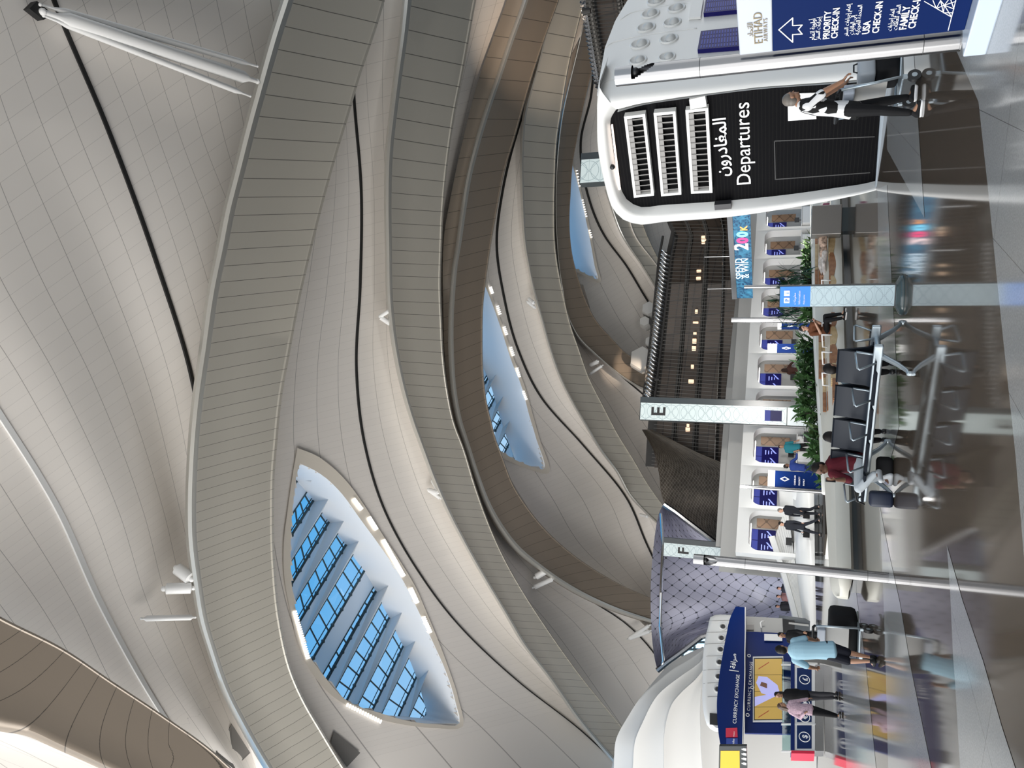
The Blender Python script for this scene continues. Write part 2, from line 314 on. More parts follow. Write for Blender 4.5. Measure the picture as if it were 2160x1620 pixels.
# ---------------------------------------------------------------- ribs
def rib(curves, m, vt, slope, n=110, yr=None, label='', edge=None):
    """curves: list of (pixel points, s) lofted in order; closed above by a flat back"""
    C = []
    y0 = max(c[0][0][1] for c in curves); y1 = min(c[0][-1][1] for c in curves)
    if yr: y0, y1 = yr
    R = []
    for pts, s in curves:
        P = np.asarray(pts, float); R.append((hermite(P, n), s))
    G = density(vt); V = []; UV = []
    x0 = R[0][0]
    for pts, s in R:
        for j in range(n):
            V.append(roof(pts[j, 0], pts[j, 1], s)); sl = np.interp(pts[j, 1], [a for a, _ in slope], [b for _, b in slope])
            UV.append((0.5, G(pts[j, 1]-sl*(pts[j, 0]-x0[j, 0]))))
    nc = len(R)
    for w in (.68, .36):
        for j in range(n):
            q = R[0][0][j]*(1-w)+R[-1][0][j]*w; V.append(roof(q[0], q[1], R[nc//2][1]+.055)); UV.append((.5, .5))
    tot = nc+2; Fc = []
    for i in range(tot):
        k = (i+1) % tot
        Fc += [(i*n+j, k*n+j, k*n+j+1, i*n+j+1) for j in range(n-1)]
    Fc += [tuple(i*n for i in range(tot))[::-1], tuple(i*n+n-1 for i in range(tot))]
    mi = None
    if edge: mi = [0]*len(Fc); mi[edge[0]*(n-1):edge[1]*(n-1)] = [1]*((edge[1]-edge[0])*(n-1)); m = [m, M_edge]
    o = mesh('ceiling_beam', V, Fc, m, smooth=math.radians(35), uv=UV, mi=mi)
    tag(o, label, kind='structure'); return o
def mixc(a, b, w):
    a = hermite(a, 160); b = hermite(b, 160); return a*(1-w)+b*w
def soffit(left, right, m, vt, slope, tube=.125, s0=.93, side=None, label='', lift=.034):
    cs = []
    if side is not None: cs.append((side, s0+.055))
    cs += [(left, s0+lift), (mixc(left, right, tube*.25), s0+lift*.35), (mixc(left, right, tube*.6), s0+lift*.05), (mixc(left, right, tube), s0), (mixc(left, right, tube+.02), s0+.002),
           (mixc(left, right, .5), s0+.004), (mixc(left, right, .955), s0+.003), (mixc(left, right, .975), s0), (right, s0+.008)]
    e0 = 1 if side is not None else 0
    return rib(cs, m, vt, slope, label=label, edge=(e0, e0+3))
A_left = [(613, -80), (592, 0), (572, 61), (541, 170), (515, 265), (491, 361), (470, 444), (454, 528), (439, 600), (418, 746), (405, 839), (398.6, 900), (393, 984), (390.5, 1060), (392, 1138), (403, 1226), (419, 1317), (434.5, 1367), (468, 1462), (500, 1525), (542, 1599), (600, 1690)]
A_right = [(835, -80), (812, 0), (800, 41), (778, 107), (761, 157), (735, 246), (709, 331), (685, 417), (667, 487), (650, 557), (635, 622), (606, 774), (598, 816), (591, 868), (585, 933), (580, 991), (578, 1070), (580.6, 1191), (593, 1314), (619, 1423), (644, 1479), (681, 1543), (728, 1620), (775, 1690)]
soffit(A_left, A_right, M_rib, [(0, 50), (250, 47), (500, 36), (700, 32), (900, 26), (1200, 19), (1500, 18)], [(0, .24), (180, .17), (270, .08), (400, 0), (600, -.1), (750, -.2), (950, -.27), (1100, -.35), (1300, -.42), (1500, -.45)], label='wide pale grey roof rib nearest the big skylight')
B_left = [(857, -80), (849, 0), (842.6, 65), (829.6, 162), (820, 243), (813, 308), (810, 421), (812, 525), (815, 640), (826, 730), (845, 820), (866, 890), (884, 940), (912, 1014), (940, 1077), (975, 1144), (1017, 1218), (1063, 1295), (1098, 1355), (1158, 1433), (1211, 1510), (1320, 1640)]
B_right = [(1022, -80), (1004.6, 0), (988, 91), (975, 162), (962, 227), (949.5, 308), (941, 379), (935, 454), (932, 525), (930, 600), (932.5, 675), (936, 750), (945, 825), (960, 895), (979, 945), (1003, 1024), (1030, 1100), (1063, 1175), (1105, 1250), (1145, 1312), (1185, 1370), (1228, 1429), (1285, 1499), (1400, 1640)]
soffit(B_left, B_right, M_rib, [(0, 52), (300, 42), (500, 28), (800, 24), (1100, 16), (1500, 15)], [(0, .25), (150, .2), (300, .17), (450, .06), (600, .03), (800, .08), (1600, .05)], label='grey roof rib behind the widest one')
C_side = [(1090, -80), (1069, 0), (1040, 81), (1011, 162), (985, 259), (966, 340), (949.5, 421), (938, 486), (934, 560), (935, 640), (938, 750), (948, 840), (962, 900), (975, 940), (998, 1008), (1018, 1058), (1050, 1119), (1086, 1163), (1136, 1204), (1186, 1238), (1295, 1291), (1372, 1316), (1500, 1355)]
C_left = [(1122, -80), (1102, 0), (1073, 81), (1043.5, 168.5), (1017.6, 243), (998, 308), (982, 373), (969, 454), (960, 520), (952.5, 565), (947.5, 625), (945, 690), (946, 750), (955, 850), (966, 900), (979, 938), (1002, 1008), (1020, 1057.5), (1054, 1119), (1088, 1162.5), (1137.5, 1202.6), (1187, 1236.5), (1295, 1289), (1372, 1314), (1500, 1353)]
C_right = [(1205, -80), (1179.6, 0), (1150, 81), (1128, 146), (1105, 223.6), (1085.6, 292), (1066, 356), (1050, 437.5), (1037, 510), (1026, 587.5), (1020, 637.5), (1018, 712.5), (1020, 787.5), (1027.5, 850), (1037, 890), (1045, 922), (1060, 962), (1082, 1020.5), (1113, 1070), (1156, 1122), (1208.5, 1169), (1267, 1209), (1316.5, 1236.5), (1372, 1261), (1500, 1310)]
soffit(C_left, C_right, M_ribb, [(0, 46), (300, 42), (600, 30), (1000, 20), (1300, 12)], [(0, .2), (250, .02), (300, -.1), (420, -.2), (600, -.3), (900, -.6), (1300, -1)], side=C_side, tube=.16, s0=.935, label='brown roof rib above the second skylight')
D_left = [(1190, -80), (1165, 0), (1130, 140), (1102, 246), (1097, 324), (1098.6, 421), (1105, 518.5), (1112.5, 562.5), (1122.5, 612.5), (1140, 675), (1157.5, 737.5), (1180, 800), (1205, 850), (1236, 903), (1264, 949.5), (1301, 999), (1326, 1045), (1357, 1079), (1384, 1104), (1480, 1200)]
D_right = [(1262, -80), (1234.7, 0), (1215, 74.5), (1199, 146), (1186, 227), (1176, 292), (1171.5, 373), (1170, 437.5), (1171.5, 512), (1177.5, 562.5), (1190, 625), (1205, 687.5), (1222.5, 737.5), (1242.5, 795), (1270, 850), (1304, 915.6), (1338, 971), (1369, 1023.6), (1400, 1067), (1500, 1170)]
soffit(D_left, D_right, M_rib, [(0, 45), (400, 30), (700, 22), (1000, 16)], [(0, .2), (300, .1), (500, 0), (800, .1), (1200, .1)], tube=.1, s0=.945, label='grey roof rib between the second and third skylights')
E_left = [(1236, 20), (1215, 110), (1198, 180), (1185, 240), (1176, 310), (1171, 400), (1173, 500), (1183, 600), (1202.5, 685), (1220, 715), (1250, 745), (1287.5, 777.5), (1325, 805), (1350, 820), (1372.5, 827.5), (1450, 860)]
E_right = [(1265, 20), (1258, 110), (1244, 170), (1231, 227), (1218, 292), (1209, 340), (1204, 405), (1202, 486), (1207.5, 537.5), (1219, 582.5), (1235, 630), (1257.5, 675), (1290, 712.5), (1325, 747.5), (1357.5, 765), (1460, 805)]
soffit(E_left, E_right, M_ribb, [(0, 30), (800, 18)], [(0, .1), (900, -.3)], tube=.08, s0=.95, label='narrow brown roof rib dropping behind the upper floors')
soffit([(1275, 400), (1312, 500), (1350, 557), (1390, 620), (1450, 700)], [(1335, 400), (1367.5, 500), (1397.5, 560), (1440, 620), (1490, 690)], M_rib, [(0, 20), (800, 20)], [(0, 0), (900, 0)], tube=.08, s0=.96, label='short grey roof rib behind the kiosk top')
N_r = [(-160, 1205), (0, 1300), (141, 1372), (232, 1433.5), (348, 1511), (454, 1588), (489, 1620), (560, 1690)]
N_l = [(-160, 1512), (-60, 1530), (0, 1543), (53, 1552), (116, 1579), (197, 1615), (300, 1665), (360, 1700)]
rib([(mixc(N_l, N_r, w), s) for w, s in ((0, .925), (.03, .908), (.07, .901), (.13, .899), (.15, .9), (.5, .902), (.965, .9), (.98, .898), (1, .905))], M_ribb, [(1000, 60), (1500, 42)], [(1000, -1.6), (1600, -1.6)], label='brown roof rib nearest the viewer')
# ---------------------------------------------------------------- skylights
def v4(a, b): return (560+a/2.842, 940+b/2.842)
def skylight(nm, out, inn, strips, sfr, h):
    w = thing(nm, None, None); tag(w, kind='structure')
    n = 90; o_ = hermite(out+[out[0]], n+1)[:-1]; i_ = hermite(inn+[inn[0]], n+1)[:-1]
    # nearest matching by fraction starting at the same tip
    V = [roof(x, y, sfr(x, y)-.006) for x, y in o_]+[roof(x, y, sfr(x, y)-.004) for x, y in i_]
    mesh('frame', V, [(k, (k+1) % n, n+(k+1) % n, n+k) for k in range(n)], M_cream, w, smooth=True)
    lo = [roof(x, y, sfr(x, y)-.004) for x, y in i_]; hi = []
    for P in lo: hi.append(np.array(P)+roofn(P)*h*.6+np.array([0, 0, h*.6]))
    mesh('well_wall', lo+hi, [(k, (k+1) % n, n+(k+1) % n, n+k) for k in range(n)], M_well, w, smooth=True)
    sg = 1+h*.062
    for q, (A, C, D, B, E, An, Bn, npan) in enumerate(strips):
        a, c, d, b = (roof(*p, sg*sfr(*p)) for p in (A, C, D, B))
        g = MB(); g.add([a, c, d, b], [(0, 1, 2, 3)]); g.build('glass_pane', M_glass, w)
        m = MB(); r = .055
        for t in np.linspace(0, 1, npan+1): m.tube([a+(b-a)*t, c+(d-c)*t], r, n=6)
        m.tube([a, b], r, n=6); m.tube([c, d], r*1.5, n=6); m.tube([c+(a-c)*.25, d+(b-d)*.25], r*.6, n=6)
        for t in np.linspace(.04, .96, npan): m.box(tuple(c+(d-c)*t), (.22, .22, .14))
        m.build('mullions', M_mull, w)
        if E is not None:
            e = roof(*E, sfr(*E)*(1+h*.03)); pn = [roof(*An, sg*sfr(*An)), roof(*Bn, sg*sfr(*Bn))]
            poly = [c, e, pn[0], pn[1], d]; nn = np.array([0, .05, .14])
            mesh('blade', poly, [(0, 1, 2, 3, 4)], M_blade, w)
    return w
st = [((262, 255), (308, 295), (150, 545), (150, 425), (383, 313)), ((365, 358), (412, 405), (140, 855), (130, 730), (487, 425)), ((462, 478), (512, 545), (185, 1085), (160, 965), (573, 550)),
      ((553, 603), (622, 700), (270, 1300), (212, 1180), (715, 685)), ((672, 805), (692, 820), (350, 1440), (330, 1395), (742, 830)), ((720, 893), (768, 980), (470, 1560), (390, 1510), (825, 988)),
      ((803, 1055), (850, 1150), (610, 1650), (530, 1600), (905, 1160)), ((878, 1232), (930, 1330), (780, 1660), (690, 1620), (978, 1345)), ((952, 1418), (1003, 1530), (930, 1680), (850, 1650), (1057, 1548))]
L = [[v4(*p) for p in r] for r in st]; npn = [4, 6, 7, 7, 8, 7, 6, 4, 3]
end = ((v4(1010, 1600)), (v4(960, 1700)))
strips1 = [(r[0], r[1], r[2], r[3], r[4], L[i+1][0] if i < 8 else end[0], L[i+1][3] if i < 8 else end[1], npn[i]) for i, r in enumerate(L)]
first = (v4(150, 150), v4(190, 205), v4(140, 290), v4(120, 240), v4(275, 213), L[0][0], L[0][3], 2)
skylight('window_1', sky1_out, sky1_in, [first]+strips1, SH1, 2.4)
T = [((1019, 703), (1029, 734), (1005, 782), (995, 751), (1060, 722)), ((1043, 762), (1046, 767), (1012, 828), (1009, 823), (1058, 768)), ((1047.5, 789), (1059, 810), (1022, 880), (1010, 859), (1073, 811)),
     ((1064, 835), (1072, 857), (1044, 910), (1030, 905), (1088, 860)), ((1079, 888), (1085, 911), (1062, 960), (1046, 950), (1103, 910)), ((1092, 937), (1099, 972), (1092, 985), (1080, 975), (1116, 965))]
strips2 = [(r[0], r[1], r[2], r[3], r[4] if i < 5 else None, T[i+1][0] if i < 5 else None, T[i+1][3] if i < 5 else None, 4) for i, r in enumerate(T)]
skylight('window_2', sky2_out, sky2_in, strips2, SH2, 2.4)
skylight('window_3', sky3_out, sky3_in, [((1212, 455), (1219, 540), (1205, 552), (1196, 480), (1232, 532), (1226, 552), (1212, 566), 4)], SH3, 2.4)
# rows of small slot lamps on the skylight frames
lamp0 = None
def lamp_row(p, q, n, sz, label, group, s=1.0):
    global lamp0
    for t in np.linspace(0, 1, n):
        x, y = p[0]+(q[0]-p[0])*t, p[1]+(q[1]-p[1])*t
        if lamp0 is None: o = lamp0 = MB().box((0, 0, 0), (1, 1, 1), bev=.2).build('downlight', M_lamp)
        else: o = link(lamp0.copy())
        s_ = s(x, y)-.009; P = roof(x, y, s_); d = np.array([q[0]-p[0], q[1]-p[1]]); d = d/np.linalg.norm(d)
        Pa = roof(x+d[1], y-d[0], s_)-P; Pb = roof(x+d[0], y+d[1], s_)-P
        ua = Pa/np.linalg.norm(Pa); ub = Pb-ua*(Pb@ua); ub /= np.linalg.norm(ub); uc = np.cross(ua, ub)
        Mx = Matrix([[*r, 0] for r in np.stack([ua*np.linalg.norm(Pa)*sz[0], ub*np.linalg.norm(Pb)*sz[1], uc*.08], axis=1)]+[[0, 0, 0, 1]])
        Mx.translation = Vector(P); o.matrix_world = Mx; tag(o, label, 'downlight', group)
for a, b, n in (((530, 322), (575, 380), 8), ((622, 432), (665, 500), 10), ((708, 568), (828, 780), 24), ((872, 858), (910, 940), 11), ((948, 1030), (988, 1118), 9)):
    lamp_row(v4(*a), v4(*b), n, (8, 2.2), 'tiny slot lamp in a row along the right frame of the big skylight', 'slot lamps along the right side of the big skylight', SH1)
for p, q, n in (((622, 1290), (650, 1388), 22), ((733, 1487), (803, 1522), 14)):
    lamp_row(p, q, n, (8, 2.4), 'tiny slot lamp in a row along the curved left frame of the big skylight', 'slot lamps along the left side of the big skylight', SH1)
for p, q in (((1035, 606), (1039, 618)), ((1050, 646), (1055, 662)), ((1064, 690), (1069, 705)), ((1078, 733), (1083, 749)), ((1091, 777), (1096, 794)), ((1104, 826), (1110, 842))):
    lamp_row(p, q, 5, (5, 2.2), 'tiny slot lamp in a row along the frame of the middle skylight', 'slot lamps along the middle skylight', SH2)
for p, q, n in (((1217, 360), (1223, 392), 6), ((1229, 422), (1237, 456), 8), ((1244, 486), (1248, 500), 4)):
    lamp_row(p, q, n, (3, 2.2), 'tiny slot lamp in a row along the frame of the smallest skylight', 'slot lamps along the smallest skylight', SH3)
# ---------------------------------------------------------------- white struts between shell and ribs
def strut(segs, label, group=None, plate=None):
    t = thing('roof_strut', label, 'strut', tuple(roof(*segs[0][0], segs[0][1])), group=group)
    off = np.array(t.location)
    for (p, sa, q, sb, r) in segs:
        a = roof(*p, sa)-off; b = roof(*q, sb)-off; d = b-a
        MB().tube([a, a+d*.05, a+d*.09, a+d*.91, a+d*.95, b], [r*.35, r*.4, r, r, r*.4, r*.35], n=12).build('tube', M_white, t, smooth=math.radians(40))
        MB().ball(a, r*.5, n=6).build('pin_joint', M_white, t, smooth=True); MB().ball(b, r*.45, n=6).build('pin_joint', M_white, t, smooth=True)
    if plate:
        c = [roof(*p, segs[0][1]*1.002)-off for p in plate]; MB().prism(c, np.array([0, 0, .3])).build('mounting_plate', M_black, t)
    return t
strut([((85, 10), 1.0, (543, 140), .945, .13), ((90, 25), 1.0, (543, 172), .945, .28), ((92, 33), 1.0, (528, 203), .945, .13)], 'long white triple tube roof strut beside the widest rib', plate=[(62, 18), (78, 2), (112, 30), (92, 42)])
strut([((372, 1198), 1.0, (404, 1222), .95, .27)], 'stubby white roof strut, closest to the apex of the widest rib')
strut([((345, 1242), 1.0, (408, 1240), .95, .24)], 'medium white roof strut under the shell, middle of three')
strut([((298, 1305), 1.0, (412, 1302), .95, .12)], 'thin white roof strut lowest of the three by the widest rib')
strut([((801, 668), .99, (832, 688), .945, .16), ((801, 668), .99, (822, 655), .945, .12)], 'small forked white strut beside the second rib, upper one')
strut([((903, 1033), .99, (925, 1040), .945, .16), ((903, 1033), .99, (930, 1052), .945, .12), ((910, 1012), .99, (925, 1040), .945, .1)], 'small forked white strut beside the second rib under the dark seam')
strut([((1128, 1218), .99, (1158, 1200), .95, .28), ((1124, 1240), .99, (1168, 1220), .95, .2)], 'pair of short white tubes under the brown rib')
strut([((1324, 1348), .99, (1372, 1318), .95, .18), ((1324, 1348), .99, (1374, 1330), .95, .18)], 'forked white strut above the diamond lattice screen')
strut([((1245, 770), .99, (1262, 762), .955, .2), ((1243, 790), .99, (1272, 770), .955, .14)], 'small white tubes between narrow brown rib and grey rib')
strut([((1115, 630), .985, (1127, 640), .95, .15), ((1112, 636), .985, (1130, 650), .95, .12)], 'tiny forked strut beside the third grey rib')
strut([((1349, 1085), .985, (1367, 1090), .955, .14)], 'tiny white strut where the third grey rib nears the lattice')

for nm_, q, lk in ((1, [(489, 1527), (528, 1588), (493, 1622), (454, 1590)], .955), (0, [(705, 1543), (760, 1588), (732, 1618), (698, 1567)], .985)):
    o = MB().prism([roof(x, y, (SHN if nm_ else SH1)(x, y)-.006) for x, y in q], np.array([0, 0, .02])).build('vent_panel', panel_mat('perforated_panel', (.27, .255, .235), (.2, .19, .18), .1, .1, rough=.6))
    tag(o, 'dark perforated panel in the ceiling '+('where the widest rib meets the brown rib' if lk < .96 else 'just right of the lower end of the widest rib'), 'panel')
# ---------------------------------------------------------------- floor
def floor_mat(name, c1, c2, sc, rough, joint, spec=.5):
    m = mat(name, c1, rough, spec=spec); n = m.node_tree; b = n.nodes['Principled BSDF']
    g = n.nodes.new('ShaderNodeNewGeometry'); z = n.nodes.new('ShaderNodeTexNoise'); z.inputs['Scale'].default_value = sc; z.inputs['Detail'].default_value = 8; z.inputs['Roughness'].default_value = .7
    n.links.new(g.outputs['Position'], z.inputs['Vector'])
    r = n.nodes.new('ShaderNodeValToRGB'); r.color_ramp.elements[0].position = .35; r.color_ramp.elements[1].position = .65
    r.color_ramp.elements[0].color = (*c1, 1); r.color_ramp.elements[1].color = (*c2, 1); n.links.new(z.outputs[0], r.inputs[0])
    s = n.nodes.new('ShaderNodeSeparateXYZ')
    vr = n.nodes.new('ShaderNodeVectorRotate'); vr.rotation_type = 'Z_AXIS'; vr.inputs['Angle'].default_value = math.radians(24); n.links.new(g.outputs['Position'], vr.inputs['Vector']); n.links.new(vr.outputs[0], s.inputs[0])
    l = math_(n, 'MAXIMUM', gridlines(n, math_(n, 'DIVIDE', s.outputs[0], .9), .0035), gridlines(n, math_(n, 'DIVIDE', s.outputs[1], 1.8), .002))
    mx = n.nodes.new('ShaderNodeMix'); mx.data_type = 'RGBA'; n.links.new(l, mx.inputs[0]); n.links.new(r.outputs[0], mx.inputs[6]); mx.inputs[7].default_value = (*joint, 1)
    n.links.new(mx.outputs[2], b.inputs['Base Color']); return m
M_fd = floor_mat('brown_terrazzo', (.060, .046, .034), (.10, .080, .062), 220, .06, (.05, .042, .035), spec=.42)
M_fl = floor_mat('pale_granite', (.23, .235, .235), (.33, .335, .33), 60, .10, (.12, .12, .12))
fb = MB(); fb.add([(-160, -40, 0), (160, -40, 0), (160, 130, 0), (-160, 130, 0)], [(0, 1, 2, 3)], 0)
def inlay(pts, z=.003):
    P = [FL(x, y, z) for x, y in pts]; a = sum(P[i][0]*P[(i+1) % len(P)][1]-P[(i+1) % len(P)][0]*P[i][1] for i in range(len(P)))
    if a < 0: P = P[::-1]
    fb.add(P, [tuple(range(len(P)))], 1)
inlay([(2010, 90), (2064, 215), (2071, 280), (2084, 398), (2102, 580), (2116, 715), (2142, 960), (2157, 1141), (2195, 1600), (2600, 1700), (2600, -300), (2100, -300), (1985, -60)])
inlay([(1997, 1149), (2004, 1245), (2010, 1380), (2015, 1447), (2026, 1640), (2060, 2000), (2250, 2000), (2148, 1640), (2113, 1533), (2074, 1396), (2030, 1266)])
inlay([(1855, 1064), (1862, 1219), (1867, 1370), (1874, 1640), (1880, 1900), (2030, 1900), (1968, 1640), (1921, 1408), (1898, 1271), (1875, 1167)])
inlay([(1851, 398), (1852, 480), (1853, 700), (1854, 900), (1855, 1062), (1896, 900), (1888, 715), (1880, 580), (1871, 390)])
inlay([(1871, 150), (1871, 315), (1950, 460), (1938, 280), (1935, 230), (1928, 120), (1900, 60), (1860, 60)])
inlay([(1760, 1130), (1790, 1130), (1826, 1400), (1850, 1640), (1786, 1640), (1775, 1400)])
inlay([(1722, 700), (1722, 1240), (1733, 1240), (1733, 700)])
fb.add([(-160, -40, .002), (160, -40, .002), (160, 2.2, .002), (-160, 2.2, .002)], [(0, 1, 2, 3)], 1)  # unseen pale floor added behind the viewer to bounce light onto the ceiling
fo = fb.build('floor', [M_fd, M_fl]); tag(fo, kind='structure')
# ---------------------------------------------------------------- text and vertical planes
import unicodedata
def ar(s):
    RJ = set('اأإآدذرزوؤةىء'); out = []
    L = lambda c: c is not None and 'ARABIC LETTER' in unicodedata.name(c, '')
    for i, c in enumerate(s):
        if not L(c): out.append(c); continue
        p = s[i-1] if i else None; n = s[i+1] if i+1 < len(s) else None
        jp = L(p) and p not in RJ; jn = L(n) and c not in RJ and n != 'ء'
        f = 'MEDIAL' if jp and jn else 'FINAL' if jp else 'INITIAL' if jn else 'ISOLATED'
        try: out.append(unicodedata.lookup(unicodedata.name(c)+' '+f+' FORM'))
        except KeyError: out.append(c)
    return ''.join(out[::-1])
class Plane:
    """vertical plane through a base point with horizontal direction d (pointing right as one faces it)"""
    def __init__(s, P, yaw):
        s.P = np.array(P, float); a = math.radians(yaw); s.d = np.array([math.cos(a), math.sin(a), 0]); s.n = np.array([math.sin(a), -math.cos(a), 0]); s.yaw = a
    def at(s, x, y, off=0.):
        r = ray(x, y); t = ((s.P-EY+s.n*off) @ s.n)/(r @ s.n); return EY+r*t
    def uz(s, x, y, off=0.):
        q = s.at(x, y, off)-s.P; return float(q @ s.d), float(q[2])
    def w(s, u, z, off=0.): return s.P+s.d*u+np.array([0, 0, z-s.P[2]])+s.n*off
def text(body, pl, u, z, size, m, parent=None, align='LEFT', off=.01, name='lettering', ext=.003, sx=1., bold=.0, rot=0., space=1.):
    c = bpy.data.curves.new(name, 'FONT'); c.body = body; c.size = size; c.align_x = align; c.extrude = ext; c.offset = bold; c.space_character = space; c.resolution_u = 3; c.materials.append(m)
    tmp = bpy.data.objects.new(name, c); me = bpy.data.meshes.new_from_object(tmp); bpy.data.objects.remove(tmp); bpy.data.curves.remove(c); me.name = name
    o = bpy.data.objects.new(name, me); P = pl.w(u, z, off)
    R3 = Matrix(((pl.d[0], 0, pl.n[0]), (pl.d[1], 0, pl.n[1]), (pl.d[2], 1, pl.n[2]))) @ Matrix.Rotation(rot, 3, 'Z') @ Matrix.Diagonal((sx, 1, 1))
    M4 = R3.to_4x4(); M4.translation = Vector(P)
    link(o, parent)
    if parent is not None: M4 = Matrix.Translation(-Vector(parent.location)) @ M4
    o.matrix_local = M4; TM[o.name] = M4; return o
TM = {}
def fit(o, width):
    """scale lettering to a real width"""
    xs = np.zeros(len(o.data.vertices)*3); o.data.vertices.foreach_get('co', xs); w = float(np.ptp(xs[::3])) if len(xs) else 0
    if w > 1e-4:
        M4 = TM[o.name]; k = width/(w*M4.to_scale().x); o.matrix_local = M4 @ Matrix.Diagonal((k, k, 1, 1))
    return o
def plate(pl, u0, u1, z0, z1, th, m, name, parent, off=0., bev=.01):
    """upright box on a plane: front face at off, thickness going back"""
    P = pl.w((u0+u1)/2, (z0+z1)/2, off-th/2)-np.array(parent.location if parent is not None else (0, 0, 0))
    return MB().box(tuple(P), (abs(u1-u0), th, abs(z1-z0)), rz=pl.yaw, bev=bev).build(name, m, parent)
def loc_(parent): return np.array(parent.location)
# ---------------------------------------------------------------- upper floors of the far facade
M_brz = panel_mat('bronze_louvres', (.042, .030, .022), (.014, .011, .009), .03, .03, rough=.45, metal=.3, var=.25)
M_dark = mat('dark_slab', (.022, .02, .018), .6)
M_steel = mat('brushed_steel', (.27, .27, .275), .22, 1.0)
M_chrome = mat('polished_steel', (.72, .72, .72), .12, 1.0)
M_wire = mat('wire_mesh', (.10, .095, .088), .45, .5)
M_soff = mat('grey_soffit', (.42, .41, .39), .6)
M_warm = mat('warm_lamp', (1, .8, .6), .5, emit=(1, .66, .42), es=1.0)
Dt = ([-80, 12, 173, 300, 480, 600, 740, 925, 1000], [33, 35.5, 39, 47, 62, 67, 69, 69, 69])
Tt = ([-80, 12, 173, 300, 480, 500, 540, 740, 850, 925, 1000], [1228, 1236, 1263, 1318, 1408, 1417, 1408, 1386, 1372, 1366, 1362])
wy = np.linspace(-70, 985, 140); wd = np.interp(wy, *Dt); wt = np.interp(wy, *Tt)
wb = np.array([0]*len(wy), float)
topP = np.array([AT(t, y, d) for t, y, d in zip(wt, wy, wd)])
ZB = 5.2
arc = np.concatenate([[0], np.cumsum(np.linalg.norm(np.diff(topP[:, :2], axis=0), axis=1))])
back = thing('wall_back', None, None); tag(back, kind='structure')
def wall_band(f0, f1, m, name, off, rows=2, uv=True, parent=back, sel=None):
    V = []; UV = []; n = len(wy); idx = range(n)
    nrm = []
    for j in idx:
        a = topP[max(j-1, 0)]; b = topP[min(j+1, n-1)]; t = (b-a)[:2]; t = t/np.linalg.norm(t); nrm.append(np.array([t[1], -t[0], 0])*(1 if (t[1]*-1*0+(-t[0])*-1) > 0 else 1))
    for r in range(rows):
        f = f0+(f1-f0)*r/(rows-1)
        for j in idx:
            z = topP[j][2]*(1-f)+ZB*f; nn = nrm[j]*(1 if nrm[j][1] < 0 else -1)
            V.append((topP[j][0]+nn[0]*off, topP[j][1]+nn[1]*off, z)); UV.append((arc[j]/1.5+f*.5, (topP[j][2]-z)/1.3))
    return mesh(name, V, grid_faces(rows, n), m, parent, uv=UV)
wall_band(-.02, 1, M_dark, 'backing', -.6)
for a, b, o in ((.09, .265, .05), (.31, .485, .15), (.545, .715, .25), (.75, .985, -.2)): wall_band(a, b, M_brz, 'louvre_band', o, 4)
for f, r in ((.275, .10), (.30, .05), (.495, .10), (.52, .05), (.725, .07)):
    V = [tuple(topP[j]*np.array([1, 1, 0])+np.array([0, -.45, topP[j][2]*(1-f)+ZB*f])) for j in range(0, len(wy), 3)]
    MB().tube(V, r, n=6).build('floor_edge_rail', M_wire if f != .725 else M_chrome, back)
wires = MB()
for j in range(0, len(wy)-1, 1):
    P = topP[j]; k = min(j+1, len(wy)-1); Q = topP[k]
    wires.tube([(P[0], P[1]-.7, P[2]*.93+ZB*.07), (Q[0], Q[1]-.7, P[2]*.02+ZB*.98)], .025, n=4, cap=False)
wires.build('tension_wires', M_wire, back)
sof = MB(); V0 = [tuple(p*np.array([1, 1, 0])+np.array([0, -.5, ZB])) for p in topP[::6]]; 
sof.add(V0+[(v[0]-1.5, v[1]-9, ZB-.1) for v in V0]+[(v[0], v[1], ZB+.5) for v in V0], [(i, i+1, len(V0)+i+1, len(V0)+i) for i in range(len(V0)-1)]); 
# lit niches along the floors
wl0 = None
rs = random.Random(3)
for f, ys in ((.43, (575, 590, 660, 680, 705, 718, 735, 770, 800, 852, 895, 905, 955)), (.955, (655, 668, 690, 712, 728, 742, 758, 772, 790, 805, 820, 838, 915, 930, 948, 960)), (.46, (505, 515))):
    for y in ys:
        j = int(np.argmin(abs(wy-y))); P = topP[j]; z = P[2]*(1-f)+ZB*f
        if wl0 is None: o = wl0 = MB().box((0, 0, 0), (.36, .12, .42), bev=.05).build('wall_lamp', M_warm)
        else: o = link(wl0.copy())
        o.location = (P[0], P[1]-.45, z); o.scale = (rs.uniform(.5, 1.3), 1, rs.uniform(.5, 1.2))
        tag(o, 'small warm lamp glowing behind the wire mesh of the bronze upper floors', 'lamp', 'warm lamps on the bronze upper floors')
# balustrade of slanted bright rods along the top
bal = thing('balustrade', 'row of slanted shiny rods along the top edge of the bronze upper floors', 'railing', tuple(topP[int(np.argmin(abs(wy-700)))]))
for y in np.arange(536, 872, 8.6):
    P = np.array([np.interp(-y, -wy[::-1], topP[::-1, i]) if False else np.interp(y, wy, topP[:, i]) for i in range(3)])-loc_(bal)
    MB().tube([P+np.array([-.22, -.3, -.25]), P+np.array([.26, -.5, .55])], .11, n=8).build('rod', M_chrome, bal, smooth=True)
MB().tube([np.array([np.interp(y, wy, topP[:, i]) for i in range(3)])-loc_(bal)+np.array([0, -.4, -.4]) for y in np.arange(500, 900, 20)], .12, n=8).build('bottom_rail', M_dark, bal)
MB().tube([np.array([np.interp(y, wy, topP[:, i]) for i in range(3)])-loc_(bal)+np.array([0, -.4, .62]) for y in np.arange(500, 900, 20)], .1, n=8).build('top_rail', M_dark, bal)
tr = thing('truss', 'dark lattice truss chains beside the kiosk top, against the bronze facade', 'truss', tuple(topP[int(np.argmin(abs(wy-60)))]))
